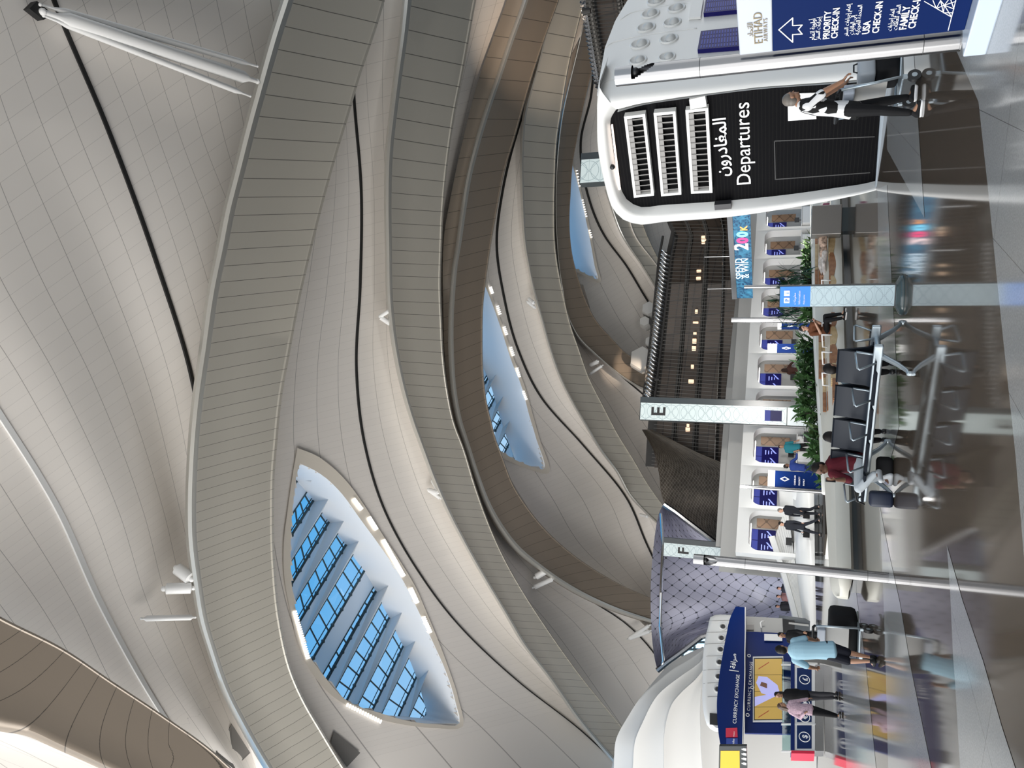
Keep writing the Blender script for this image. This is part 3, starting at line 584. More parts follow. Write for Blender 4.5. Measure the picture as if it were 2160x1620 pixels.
for dx in (0, 10):
    m = MB(); pts = [AT(np.interp(y, *Tt)+dx-2, y, np.interp(y, *Dt)-.8)-loc_(tr) for y in np.arange(-60, 300, 9)]
    m.tube(pts, .09, n=6)
    for a, b in zip(pts[:-1], pts[1:]): m.tube([a+np.array([0, 0, .22]), b+np.array([0, 0, -.22])], .05, n=5); m.box(tuple((a+b)/2), (.16, .16, .3))
    m.build('chain', M_steel if dx == 0 else M_wire, tr)
for i, (x, y, w, h) in enumerate(((1371, 657, 16, 40), (1362, 683, 12, 32), (1374, 725, 12, 34), (1356, 760, 28, 34))):
    P = AT(x, y, 72-i*.3); k = 1/PPM(P)
    o = MB().lathe([(w*k*.9, -h*k*.5), (w*k, -h*k*.25), (w*k, h*k*.25), (w*k*.9, h*k*.5)], n=6).build('ventilation_box', M_soff); o.location = tuple(P); o.rotation_euler = (1.57, 0, .3)
    tag(o, ['grey roof ventilation box farthest right above the bronze facade', 'smaller grey box just left of the farthest right one, above the bronze facade', 'grey box half hidden by the rod railing above the bronze facade', 'largest pale grey box beside the end of the brown rib'][i], 'box')
# canopy soffit over the check-in desks
cs = MB(); cl = [AT(1577, y, d) for y, d in ((1180, 50), (1000, 52), (850, 55), (700, 60), (560, 66), (440, 70))]
M_can = mat('canopy_white', (.78, .77, .74), .5)
fr = [np.array([p[0]+1., p[1]-2, 5.0]) for p in cl]; bk_ = [p+np.array([5, 14, 0]) for p in fr]; n = len(fr)
cs.add([tuple(p) for p in fr]+[tuple(p) for p in bk_]+[tuple(p+np.array([0, 0, .5])) for p in fr]+[tuple(p+np.array([0, 0, .5])) for p in bk_], [(i, i+1, n+i+1, n+i) for i in range(n-1)]+[(i, 2*n+i, 2*n+i+1, i+1) for i in range(n-1)]+[(2*n+i, 3*n+i, 3*n+i+1, 2*n+i+1) for i in range(n-1)])
tag(cs.build('ceiling', M_soff), kind='structure')
# ---------------------------------------------------------------- bronze lattice drum and blue diamond screen
def lattice_mat(name, col, line, wl, node, rough, metal, var, nodec):
    m = mat(name, col, rough, metal); n = m.node_tree; b = n.nodes['Principled BSDF']
    uv = n.nodes.new('ShaderNodeUVMap'); s = n.nodes.new('ShaderNodeSeparateXYZ'); n.links.new(uv.outputs[0], s.inputs[0])
    p = math_(n, 'ADD', s.outputs[0], s.outputs[1]); q = math_(n, 'SUBTRACT', s.outputs[0], s.outputs[1])
    l = math_(n, 'MAXIMUM', gridlines(n, p, wl), gridlines(n, q, wl))
    nd = math_(n, 'MULTIPLY', gridlines(n, p, node), gridlines(n, q, node)) if node else None
    cb = n.nodes.new('ShaderNodeCombineXYZ'); n.links.new(math_(n, 'FLOOR', math_(n, 'ADD', p, .5)), cb.inputs[0]); n.links.new(math_(n, 'FLOOR', math_(n, 'ADD', q, .5)), cb.inputs[1])
    cb2 = n.nodes.new('ShaderNodeCombineXYZ'); n.links.new(math_(n, 'FLOOR', p), cb2.inputs[0]); n.links.new(math_(n, 'FLOOR', q), cb2.inputs[1])
    wnz = n.nodes.new('ShaderNodeTexWhiteNoise'); n.links.new(cb2.outputs[0], wnz.inputs['Vector'])
    fac = math_(n, 'ADD', math_(n, 'MULTIPLY', wnz.outputs[0], 2*var), 1-var)
    mx = n.nodes.new('ShaderNodeMix'); mx.data_type = 'RGBA'; mx.inputs[6].default_value = (*col, 1); mx.inputs[7].default_value = (*line, 1); n.links.new(l, mx.inputs[0])
    vm = n.nodes.new('ShaderNodeVectorMath'); vm.operation = 'SCALE'; n.links.new(mx.outputs[2], vm.inputs[0]); n.links.new(fac, vm.inputs['Scale']); out = vm.outputs[0]
    if nd is not None:
        m2 = n.nodes.new('ShaderNodeMix'); m2.data_type = 'RGBA'; n.links.new(nd, m2.inputs[0]); n.links.new(out, m2.inputs[6]); m2.inputs[7].default_value = (*nodec, 1); out = m2.outputs[2]
    n.links.new(out, b.inputs['Base Color']); return m
M_lat = lattice_mat('bronze_lattice', (.10, .08, .06), (.28, .25, .21), .05, 0, .5, .3, .25, (0, 0, 0))
M_dia = lattice_mat('blue_diamond_glass', (.58, .58, .68), (.16, .17, .21), .02, .10, .3, .0, .05, (.03, .035, .045))
def pix_surface(ys, left, right, Yl, Yr, bulge, nu, nv, m, name, uvs, mid=None):
    ys = np.asarray(ys, float); yq = np.linspace(ys[0], ys[-1], nv)
    L_ = interp(ys, np.asarray(left, float), yq); R_ = interp(ys, np.asarray(right, float), yq); V = []; UV = []
    yl = interp(ys, np.asarray(Yl, float), yq); yr = interp(ys, np.asarray(Yr, float), yq)
    for i in range(nu):
        t = i/(nu-1)
        for j in range(nv):
            V.append(AT(L_[j]*(1-t)+R_[j]*t, yq[j], yl[j]*(1-t)+yr[j]*t+bulge*(4*t*(1-t)))); UV.append((t*uvs[0], (yq[j]-ys[0])/uvs[1]))
    return mesh(name, V, grid_faces(nu, nv), m, None, smooth=True, uv=UV)
o = pix_surface([906, 950, 1000, 1050, 1100, 1140, 1180, 1240], [1354, 1378, 1390, 1397, 1425, 1480, 1530, 1560], [1375, 1462, 1567, 1567, 1569, 1571, 1573, 1575], [68, 66, 65, 64.5, 64.5, 65, 66, 67], [68, 67, 66, 65, 65, 65, 66, 67], .5, 40, 60, M_lat, 'wall_left', (26, 9))
tag(o, 'curved wall covered with fine bronze wire lattice, beyond the letter pylons', kind='structure')
o2 = pix_surface([1062, 1080, 1100, 1140, 1180, 1230, 1300, 1325, 1342, 1370, 1395, 1414], [1400, 1391, 1386, 1380, 1376, 1373, 1373, 1374, 1375, 1378, 1382, 1387], [1406, 1425, 1452, 1505, 1700, 1700, 1700, 1560, 1480, 1445, 1410, 1390], [60, 59.5, 59, 58, 57, 56, 56, 56.5, 57, 58, 59, 60], [60]*12, 4.5, 44, 70, M_dia, 'lattice_screen', (11, 23))
tag(o2, 'tall curved funnel of blue grey glass diamonds with dark nodes', 'screen')
MB().tube([AT(x, y, d) for x, y, d in ((1394, 1084, 59), (1398, 1150, 57.5), (1394, 1250, 55.5), (1392, 1320, 56), (1399, 1392, 59), (1392, 1408, 60))], .11, n=8).build('handrail', M_chrome, o2)
MB().tube([AT(x, y, 59.6) for x, y in ((1400, 1064), (1425, 1081), (1452, 1102), (1505, 1142), (1545, 1170))], .22, n=8).build('edge_trim', M_steel, o2)
MB().tube([AT(x, y, 59.6) for x, y in ((1387, 1414), (1410, 1395), (1445, 1370), (1480, 1343), (1500, 1337))], .22, n=8).build('edge_trim', M_steel, o2)
# pale back wall and glazing beyond the screen
gw = thing('window_4', None, None, tuple(AT(1462, 1358, 66))); tag(gw, kind='structure')
q = [AT(x, y, 64)-loc_(gw) for x, y in ((1440, 1385), (1440, 1340), (1490, 1340), (1490, 1385))]
MB().add(q, [(0, 1, 2, 3)]).build('pane', mat('lit_glazing', (.5, .75, .9), .1, emit=(.38, .68, .92), es=.9), gw)
fm = MB()
for t in np.linspace(0, 1, 4): fm.tube([q[0]*(1-t)+q[1]*t, q[3]*(1-t)+q[2]*t], .1, n=6); 
for t in np.linspace(0, 1, 3): fm.tube([q[0]*(1-t)+q[3]*t, q[1]*(1-t)+q[2]*t], .1, n=6)
fm.build('mullions', M_mull, gw)
# a large plain wall closing the hall beyond everything
bw = MB(); bw.add([(-90, 86, 0), (90, 86, 0), (90, 86, 22), (-90, 86, 22)], [(0, 1, 2, 3)]); tag(bw.build('wall_far', mat('far_wall', (.42, .39, .35), .6)), kind='structure')
rw = MB()
for a, b in zip(topP[:40:3], topP[3:43:3]): rw.add([(a[0], a[1]+.9, 0), (b[0], b[1]+.9, 0), (b[0], b[1]+.9, ZB), (a[0], a[1]+.9, ZB)], [(0, 1, 2, 3)])
tag(rw.build('wall_right', mat('side_wall', (.4, .38, .35), .6)), kind='structure')
# unseen lavender light added at floor level to brighten the diamond screen
def plight(name, loc, e, col, r=.5):
    l = bpy.data.lights.new(name, 'POINT'); l.energy = e; l.color = col; l.shadow_soft_size = r; o = bpy.data.objects.new(name, l); o.location = tuple(loc); COL.objects.link(o); return o
_q = AT(1700, 1240, 50); area('screen_fill_light', (_q[0], _q[1], .6), (118, 0, 12), 7, .5, 16, (.80, .78, 1))

def uplight(lx, ly, lY, target, e, ang, label):
    P = AT(lx, ly, lY); t = thing('uplight', label, 'lamp', tuple(P)); MB().tube([(0, 0, -.25), (0, 0, .1)], [.12, .18], n=12).build('housing', M_dark, t)
    l = bpy.data.lights.new('uplight_beam', 'SPOT'); l.energy = e; l.color = (1, .80, .62); l.spot_size = math.radians(ang); l.spot_blend = 1; l.shadow_soft_size = .15
    o = bpy.data.objects.new('uplight_beam', l); o.location = tuple(P+np.array([0, 0, .25])); d = Vector(target)-o.location; o.rotation_euler = d.to_track_quat('-Z', 'Y').to_euler(); COL.objects.link(o)
uplight(1234, 24, 33.5, roof(1140, 60, .93), 24000, 30, 'small dark uplight on the truss beside the kiosk')
uplight(1384, 800, 66, roof(1322, 775, .95), 2600, 30, 'small dark uplight at the rod railing below the brown rib')
# ---------------------------------------------------------------- Departures kiosk
M_shellw = mat('kiosk_white', (.83, .83, .81), .32)
M_blk = panel_mat('black_slats', (.005, .005, .006), (.0095, .0095, .0095), 0, .1, rough=.5, var=.02, spec=.03)
M_txtw = mat('white_lettering', (.9, .9, .9), .5, emit=(1, 1, 1), es=.12)
M_inner = mat('grey_duct', (.30, .29, .28), .5)
M_bk = mat('plain_black', (.012, .012, .013), .45)
M_led = mat('led_strip', (1, 1, 1), .5, emit=(1, .8, .7), es=1.6)
M_scr = mat('departure_screen', (.003, .003, .02), .35, emit=(.006, .005, .10), es=.6, spec=.15)
M_scrt = mat('screen_rows', (.02, .025, .14), .4, emit=(.06, .08, .34), es=.45, spec=.15)
P0 = FL(1847, 396); P1 = FL(1864, 244); yawK = math.degrees(math.atan2(P1[1]-P0[1], P1[0]-P0[0]))
KF = Plane(P0, yawK); Pc = KF.at(1864, 143); Pc[2] = 0; KS = Plane(Pc, yawK+88)
ki = thing('departures_kiosk', 'tall white kiosk with black slatted front reading Departures and three white grilles', 'kiosk', tuple(P0))
def klocal(pts): return [np.array(p)-loc_(ki) for p in pts]
ow = [(1258, 230), (1259, 305), (1276, 392), (1290, 438), (1311, 462), (1342, 473), (1394, 468), (1538, 457), (1655, 439), (1786, 413), (1833, 401), (1850, 396)]
iw = [(1285, 272), (1289, 305), (1298, 365), (1305, 396), (1319, 428), (1345, 444), (1394, 441), (1542, 431), (1655, 420), (1764, 405), (1830, 395), (1850, 390)]
tw = [(1258, 230), (1258, 215), (1259, 200), (1263, 178)]; ti = [(1285, 272), (1286, 258), (1292, 247), (1304, 231)]
rt = [(1263, 178), (1330, 160), (1400, 150), (1600, 136), (1764, 130), (1868, 128)]; ri = [(1304, 231), (1350, 218), (1437, 204), (1598, 183), (1764, 171), (1866, 163)]
n = 40; fo_ = np.concatenate([hermite(ow[::-1], n), hermite(tw, 8)[1:]]); fi_ = np.concatenate([hermite(iw[::-1], n), hermite(ti, 8)[1:]])
V = []; m_ = len(fo_)
for offs, P, Q, w in ((-1.2, fo_, fi_, -.0), (-.12, fo_, fi_, 0), (.05, fo_, fi_, .08), (.10, fo_, fi_, .25), (.10, fo_, fi_, .6), (.05, fo_, fi_, .75), (-.16, fo_, fi_, 1.)):
    for a, b in zip(P, Q): V.append(KF.at(a[0]*(1-w)+b[0]*w, a[1]*(1-w)+b[1]*w)+KF.n*offs)
mesh('front_frame', klocal(V), grid_faces(7, m_), M_shellw, ki, smooth=True)
# white side shell wrapping round the corner
def tmax(x, y):
    r = ray(x, y); a = ((KF.P+KF.n*.1-EY) @ KF.n)/(r @ KF.n); b = ((KS.P-EY) @ KS.n)/(r @ KS.n); k = .12
    return EY+r*(max(a, b)+k*math.log(1+math.exp(-abs(a-b)/k))-0.0)
def topedge(y): return float(np.interp(-y, [-232, -200, -174, -100, -43, 0, 90], [1258, 1259, 1263, 1276, 1298, 1324, 1372]))
V = []; ny, nz = 50, 60
for i in range(ny):
    f = i/(ny-1)
    for j in range(nz):
        t = j/(nz-1)
        x = topedge(178-258*f)*(1-t)+1870*t
        yl = np.interp(x, [1258, 1263, 1304, 1350, 1437, 1598, 1764, 1870], [215, 200, 231, 219, 205, 184, 172, 163]); y = yl*(1-f)-90*f; x = topedge(y)*(1-t)+1870*t
        V.append(tmax(x, y))
back_ = [np.array(V[i*nz])+np.array([.35, 1.2, -.02]) for i in range(ny)]
Fc = grid_faces(ny, nz); k0 = len(V)
Fc += [(i*nz, k0+i, k0+i+1, (i+1)*nz) for i in range(ny-1)]
mesh('side_shell', klocal(V+back_), Fc, M_shellw, ki, smooth=math.radians(60))
Vr = [KF.at(a, b)+KF.n*o_ for o_ in (.10, .09, -.16) for a, b in hermite(ri, 24)]
mesh('front_reveal', klocal(Vr), grid_faces(3, 24), M_shellw, ki, smooth=True)
# black panel
bp = list(fi_)+[(a, b) for a, b in hermite(ri, 24)[1:]]
cen = KF.at(1580, 300)-KF.n*.15; Vb = [cen]+[KF.at(a, b)-KF.n*.15 for a, b in bp]
uvb = [(KF.uz(1580, 300)[0], cen[2]*14)]+[(KF.uz(a, b)[0], KF.at(a, b)[2]*14) for a, b in bp]
mesh('slatted_front', klocal(Vb), [(0, k, k+1) for k in range(1, len(Vb)-1)]+[(0, len(Vb)-1, 1)], M_blk, ki, uv=uvb)
def kquad(name, corners, m, off, th, parent=ki):
    c = [KF.at(x, y)+KF.n*(off) for x, y in corners]; mb = MB(); mb.prism(klocal(c), -KF.n*th); return mb.build(name, m, parent)
for g in (((1316.6, 244.6), (1361, 239), (1380, 411), (1337.5, 415.6)), ((1379, 237), (1425, 233), (1437.6, 409), (1395, 412.5)), ((1446, 231), (1494, 226), (1503, 405), (1458, 407))):
    g = [np.array(a) for a in g]
    L3 = [KF.at(*a)+KF.n*.03-loc_(ki) for a in g]
    def bl(u, v): return (L3[0]*(1-u)+L3[1]*u)*(1-v)+(L3[3]*(1-u)+L3[2]*u)*v
    mb = MB(); b0, b1 = .13, .03
    for (u0, u1, v0, v1) in ((0, b0, 0, 1), (1-b0, 1, 0, 1), (b0, 1-b0, 0, b1), (b0, 1-b0, 1-b1, 1)):
        mb.prism([bl(u0, v0), bl(u1, v0), bl(u1, v1), bl(u0, v1)], -KF.n*.16)
    fr_ = mb.build('vent_grille', M_shellw, ki)
    mb = MB(); mb.prism([bl(b0, b1)-KF.n*.14, bl(1-b0, b1)-KF.n*.14, bl(1-b0, 1-b1)-KF.n*.14, bl(b0, 1-b1)-KF.n*.14], -KF.n*.02); mb.build('duct', M_bk, fr_)
    mb = MB(); mb.prism([bl(b0, b1)-KF.n*.02, bl(b0+.22, b1)-KF.n*.02, bl(b0+.22, 1-b1)-KF.n*.02, bl(b0, 1-b1)-KF.n*.02], -KF.n*.03); mb.build('upper_shade', M_inner, fr_)
    mb = MB()
    for k in range(14):
        v = b1+(1-2*b1)*(k+.3)/14; w = (1-2*b1)/14
        a, b, c, d = bl(b0, v)-KF.n*.005, bl(1-b0, v)-KF.n*.005, bl(1-b0, v+w*.55)-KF.n*.1, bl(b0, v+w*.55)-KF.n*.1
        mb.prism([a, b, c, d], KF.d*.012)
    mb.build('slats', M_inner, fr_)
kquad('white_box', [(1454, 208), (1487.6, 200), (1491, 222), (1457, 228)], M_shellw, .05, .2)
kquad('poster', [(1662, 262), (1661, 205), (1720, 203), (1722, 258)], M_white, -.12, .02)
kquad('speaker_box', [(1507, 429), (1542, 426), (1543, 437), (1508, 440)], mat('speaker_grey', (.04, .04, .045), .5), .06, .15)
kquad('light_strip', [(1288, 268), (1291, 268), (1308, 404), (1304, 404)], M_led, -.06, .05)
kquad('plinth', [(1846, 392), (1860, 393), (1876, 165), (1862, 165)], mat('plinth_grey', (.30, .35, .40), .35), .06, .1)
for q in (((1632, 305), (1634, 305), (1636, 388), (1634, 388)), ((1634, 386), (1836, 372), (1836, 374), (1634, 388)), ((1632, 305), (1846, 296), (1846, 298), (1632, 307))): kquad('door_line', q, mat('door_line', (.016, .016, .017), .5), -.145, .01)
c_ = KF.at(1292, 351)-loc_(ki)+KF.n*.02; MB().ball(tuple(c_), .06, n=8).build('dome_camera', M_bk, ki, smooth=True)
def ktext(s, xb, yl, yr, **k):
    u0, z = KF.uz(xb, yl); u1, _ = KF.uz(xb-6, yr); o = text(s, KF, u0, z, .3, M_txtw, ki, off=-.13, **k); return fit(o, u1-u0)
ktext('Departures', 1583, 398, 226)
ktext(ar('المغادرون'), 1535, 379, 256, bold=.004)
# portholes
mr = mat('porthole_cup', (.62, .63, .62), .4)
for x, y, s in ((1350, 94, 1), (1411, 83, .95), (1363, 59, 1), (1418, 48, .95), (1372, 30, 1), (1427, 18, .95), (1384, 3, 1), (1436, -8, .95), (1346, 128, .9), (1407, 121, .85)):
    C = tmax(x, y)-loc_(ki); r = .185*s; q = math.atan2(KS.n[1], KS.n[0]); M4 = Matrix.Translation(Vector(C)) @ Matrix.Rotation(q+math.pi/2, 4, 'Z') @ Matrix.Rotation(math.pi/2, 4, 'X')
    mb = MB(); prof = [(r*1.18, -.02), (r*1.16, .025), (r*1.05, .04), (r*.95, .03), (r*.9, .01)]; mb.lathe(prof, n=28)
    mb.v = [tuple(M4 @ Vector(v)) for v in mb.v]; pr = mb.build('porthole', M_shellw, ki, smooth=True)
    mb = MB(); mb.ball((0, -r*.2, .012), r*.78, n=10, sc=(1, .8, .62)); mb.v = [tuple(M4 @ Vector(v)) for v in mb.v]; mb.build('eyelid', mr, pr, smooth=True)
    mb = MB(); mb.lathe([(r*.93, .008), (.001, .010)], n=24); mb.v = [tuple(M4 @ Vector(v)) for v in mb.v]; mb.build('recess', M_inner, pr)
for c in ([(1264, 190), (1270, 178), (1282, 170), (1300, 166), (1330, 163)], [(1277, 100), (1290, 91), (1310, 85), (1350, 76), (1400, 68), (1470, 60)], [(1308, 42), (1330, 28), (1360, 20), (1400, 12), (1470, 4)]):
    pts = [tmax(a, b)+KS.n*.003-loc_(ki) for a, b in hermite(c, 20)]; MB().tube(pts, .012, n=6).build('seam', M_white, ki, smooth=True)
# flight screens on the side
def kscreen(c):
    a = [KS.at(x, y)+KS.n*.10-loc_(ki) for x, y in c]; s = MB().prism(a, -KS.n*.09).build('flight_screen', M_scr, ki)
    r = MB()
    for k in range(13):
        v0 = .06+.9*k/13; v1 = v0+.035
        for u0, u1 in ((.06, .2), (.26, .5), (.56, .7), (.76, .92)):
            f = lambda u, v: (a[0]*(1-v)+a[1]*v)*(1-u)+(a[3]*(1-v)+a[2]*v)*u
            r.prism([f(u0, v0)+KS.n*.004, f(u0, v1)+KS.n*.004, f(u1, v1)+KS.n*.004, f(u1, v0)+KS.n*.004], -KS.n*.003)
    r.build('flight_rows', M_scrt, s)
kscreen([(1472, 114), (1561.6, 107), (1561.6, 66), (1479, 75)]); kscreen([(1484.6, 37), (1557, 30), (1557, -10), (1491, -3)])
MB().prism([KS.at(x, y)+KS.n*.06-loc_(ki) for x, y in ((1453, 43), (1478, 41), (1484, 2), (1459, 4))], -KS.n*.05).build('access_panel', M_shellw, ki)
# ---------------------------------------------------------------- big wayfinding sign and steel post
M_navy = mat('navy_panel', (.003, .015, .085), .5, spec=.06); M_pale = mat('pale_panel', (.50, .54, .61), .35); M_gold = mat('bronze_letters', (.19, .15, .08), .4, .3)
M_pl = mat('plinth_white', (.52, .60, .70), .25)
Sa = FL(2080, 116); Sb = FL(2116.5, 0); yawS = math.degrees(math.atan2(Sb[1]-Sa[1], Sb[0]-Sa[0])); SP = Plane(Sa, yawS)
sg = thing('wayfinding_sign', 'big navy airline check-in sign with pale head panel on a white plinth', 'sign', tuple(Sa))
hz = SP.uz(2031, 120)[1]
plate(SP, 0, 1.6, 0, hz, .5, M_pl, 'plinth', sg, bev=.012)
SO = -.18
def suz(x, y):
    q = SP.at(x, y, SO)-SP.P; return float(q @ SP.d), float(q[2])
uL = suz(2028, 62)[0]; zT = suz(1560, 113)[1]; zM = suz(1630, 107)[1]; uL2 = suz(1640, 108)[0]; uL = min(uL, uL2)
plate(SP, uL, uL+1.05, hz, zM, .07, M_navy, 'navy_panel', sg, off=SO); hp = plate(SP, uL, uL+1.05, zM, zT, .07, M_pale, 'head_panel', sg, off=SO)
def stext(s, x, yl, yr, m=M_txtw, top=None, **k):
    u0, z = suz(x, yl); u1, _ = suz(x, yr); o = text(s, SP, u0, z, .1, m, sg, off=SO+.006, ext=.001, **k); return fit(o, u1-u0)
stext('ETIHAD', 1609, 91, 26, M_gold); stext(ar('الإتحاد'), 1589, 77, 47, M_gold); stext('AIRWAYS', 1619.5, 86, 38, M_gold, space=1.3)
for s, x, a, b in ((ar('أولوية إتمام'), 1718, 83, 38), (ar('إجراءات السفر'), 1729, 82, 34), ('PRIORITY', 1749, 81, 22), ('CHECK-IN', 1766, 79, 16), (ar('إتمام إجراءات السفر'), 1788, 75, 7), (ar('إلى الولايات'), 1800, 72, 31), (ar('المتحدة الأمريكية'), 1812, 72, 10),
                   ('USA', 1833, 70, 43), ('CHECK-IN', 1853, 68, 3), (ar('إتمام إجراءات'), 1880, 64, 18), (ar('السفر للعائلات'), 1892, 62, 10), ('FAMILY', 1911, 61, 12), ('CHECK-IN', 1930, 58, -12)):
    stext(s, x, a, b, bold=.002 if s[0] < '\u0600' else .0)
def strokes(pl, off, segs, w, m, parent, uzf, name='line_art'):
    mb = MB()
    for a, b in segs:
        A = np.array(uzf(*a)); B = np.array(uzf(*b)); d = (B-A)/np.linalg.norm(B-A); nrm = np.array([-d[1], d[0]])*w/2; A = A-d*w*.4; B = B+d*w*.4
        c = [pl.w(*(A+nrm), off), pl.w(*(B+nrm), off), pl.w(*(B-nrm), off), pl.w(*(A-nrm), off)]
        mb.prism([p-loc_(parent) for p in c], -pl.n*.003)
    return mb.build(name, m, parent)
strokes(SP, SO+.006, [((1643, 62), (1672, 88)), ((1643, 62), (1672, 37)), ((1672, 88), (1672, 72)), ((1672, 37), (1672, 53)), ((1672, 72), (1692, 71)), ((1672, 53), (1692, 52)), ((1692, 71), (1684, 61)), ((1692, 52), (1684, 61))], .010, M_txtw, sg, suz, 'arrow_symbol')
tri = [((1950, 2), (2007, 35)), ((2000, 63), (2017, -4)), ((1968, 0), (1975, 17)), ((1975, 17), (1984, 0)), ((1984, 0), (1990, 26)), ((1975, 17), (1992, 10)), ((1992, 10), (1990, 26)), ((1992, 10), (2007, 35)), ((1992, 10), (2012, 18)), ((1984, 0), (1992, 10)), ((1992, 10), (2016, 2)), ((1992, 10), (2004, -6)), ((1990, 26), (2010, 26)), ((2004, -6), (2012, 18))]
strokes(SP, SO+.006, tri, .006, M_txtw, sg, suz, 'triangle_pattern')
def post(base, top_px, r, label, ang, name='steel_post', cut=True):
    z1 = AT(*top_px, base[1])[2]; h = z1-base[2]; t = thing(name, label, 'post', tuple(base))
    nA = 40; zs = np.concatenate([np.linspace(0, h-.42, 12), np.linspace(h-.40, h-.17, 24), np.linspace(h-.16, h, 4)])
    V = [(r*math.cos(6.28318*a/nA), r*math.sin(6.28318*a/nA), z) for z in zs for a in range(nA)]; Fc = []
    for i in range(len(zs)-1):
        for a in range(nA):
            c = math.cos(6.28318*(a+.5)/nA-ang); zz = (zs[i]+zs[i+1])/2
            if cut and zz > h-.40+.22*(1-max(c, 0))**1 and zz < h-.165 and c > .05: continue
            Fc.append((i*nA+a, i*nA+(a+1) % nA, (i+1)*nA+(a+1) % nA, (i+1)*nA+a))
    Fc.append(tuple((len(zs)-1)*nA+a for a in range(nA)))
    mesh('tube', V, Fc, M_steel, t, smooth=math.radians(50))
    if cut:
        MB().lathe([(.001, h-.40), (r*.98, h-.40)], n=24).lathe([(.001, h-.168), (r*.98, h-.168)], n=24).build('lamp_recess', M_bk, t)
        MB().ball((r*.3*math.cos(ang), r*.3*math.sin(ang), h-.2), r*.5, n=8).build('lamp_head', M_bk, t, smooth=True)
    for zj in (h-.85, .3): MB().lathe([(r+.0015, zj), (r+.0015, zj+.006)], n=32).build('joint_ring', M_bk, t)
    MB().lathe([(r*1.02, 0), (r*1.02, .012), (r, .014)], n=32).build('base_collar', M_steel, t)
    return t
b_ = FL(2026, 84, hz); post(b_, (1300, 160), .095, 'thick brushed steel post standing on the white plinth beside the big navy sign', math.radians(-48))
post(FL(1874, 1219), (1463, 1193), .085, 'brushed steel post with cut lamp head standing in front of the F pylon', math.radians(-80))
# ---------------------------------------------------------------- information totem
M_tot = mat('totem_dark', (.035, .045, .05), .25); M_tp = mat('totem_blue', (.02, .20, .68), .3, emit=(.03, .22, .75), es=.45)
def motif_mat(name, col, line, es, sc=2.):
    """pale lit panel with a fine pattern of crossing arcs"""
    m = mat(name, col, .3, emit=col, es=es); n = m.node_tree; b = n.nodes['Principled BSDF']; uv = n.nodes.new('ShaderNodeUVMap'); s = n.nodes.new('ShaderNodeSeparateXYZ'); n.links.new(uv.outputs[0], s.inputs[0])
    def circ(cx, r):
        fx = math_(n, 'SUBTRACT', math_(n, 'FRACT', math_(n, 'ADD', s.outputs[1], cx)), .5)
        dd = math_(n, 'SQRT', math_(n, 'ADD', math_(n, 'MULTIPLY', fx, fx), math_(n, 'MULTIPLY', math_(n, 'SUBTRACT', s.outputs[0], .5), math_(n, 'SUBTRACT', s.outputs[0], .5))))
        return math_(n, 'LESS_THAN', math_(n, 'ABSOLUTE', math_(n, 'SUBTRACT', dd, r)), .012)
    fx = math_(n, 'ABSOLUTE', math_(n, 'SUBTRACT', math_(n, 'FRACT', s.outputs[1]), .5)); fu = math_(n, 'ABSOLUTE', math_(n, 'SUBTRACT', s.outputs[0], .5))
    dia = math_(n, 'LESS_THAN', math_(n, 'ABSOLUTE', math_(n, 'SUBTRACT', fx, fu)), .014)
    l = math_(n, 'MAXIMUM', math_(n, 'MAXIMUM', circ(0, .42), circ(.5, .42)), dia)
    l = math_(n, 'MAXIMUM', l, gridlines(n, math_(n, 'MULTIPLY', s.outputs[1], 2.), .012))
    mx = n.nodes.new('ShaderNodeMix'); mx.data_type = 'RGBA'; mx.inputs[6].default_value = (*col, 1); mx.inputs[7].default_value = (*line, 1); n.links.new(l, mx.inputs[0])
    n.links.new(mx.outputs[2], b.inputs['Base Color']); n.links.new(mx.outputs[2], b.inputs['Emission Color']); return m
M_mot = motif_mat('pale_motif', (.46, .57, .61), (.30, .39, .44), .18)
def uvplate(pl, u0, u1, z0, z1, off, m, name, parent, rep):
    c = [pl.w(u0, z0, off), pl.w(u1, z0, off), pl.w(u1, z1, off), pl.w(u0, z1, off)]
    V = [p-loc_(parent) for p in c]+[p-loc_(parent)-pl.n*.01 for p in c]
    return mesh(name, V, [(0, 1, 2, 3), (7, 6, 5, 4), (0, 4, 5, 1), (1, 5, 6, 2), (2, 6, 7, 3), (3, 7, 4, 0)], m, parent, uv=[(0, 0), (1, 0), (1, rep), (0, rep)]*2)
tb = FL(1905, 622); TP = Plane(tb, -14); to = thing('information_totem', 'slim free-standing information totem with blue head on a dark oval base', 'sign', tuple(tb))
MB().lathe([(.30, 0), (.305, .02), (.29, .05), (.2, .10), (.17, .105)], n=40, sy=.62).build('base', mat('totem_base', (.05, .075, .08), .15), to, smooth=math.radians(30))
ztop = AT(1644, 627, tb[1])[2]
plate(TP, -.165, .165, .08, ztop, .16, M_tot, 'body', to, off=.05)
zb = AT(1709, 630, tb[1])[2]
uvplate(TP, -.155, .155, .12, zb, .062, M_mot, 'pale_panel', to, 4.2); uvplate(TP, -.155, .155, zb, ztop-.01, .062, M_tp, 'blue_panel', to, 1)
for k, (u, z) in enumerate(((-.09, ztop-.11), (.02, ztop-.11))):
    mb = MB(); P = TP.w(u+.035, z, .07)-loc_(to); mb.box(tuple(P), (.085, .012, .085), rz=TP.yaw, bev=.005); mb.build('pictogram', M_txtw, to)
    text('i' if k else 'P', TP, u+.035, z-.03, .08, M_tp, to, 'CENTER', off=.08)
for k, (s, sz) in enumerate(((ar('معلومات'), .05), ('Information', .045), ('Help point', .035))): text(s, TP, -.12, ztop-.24-.065*k, sz, M_txtw, to, off=.075)
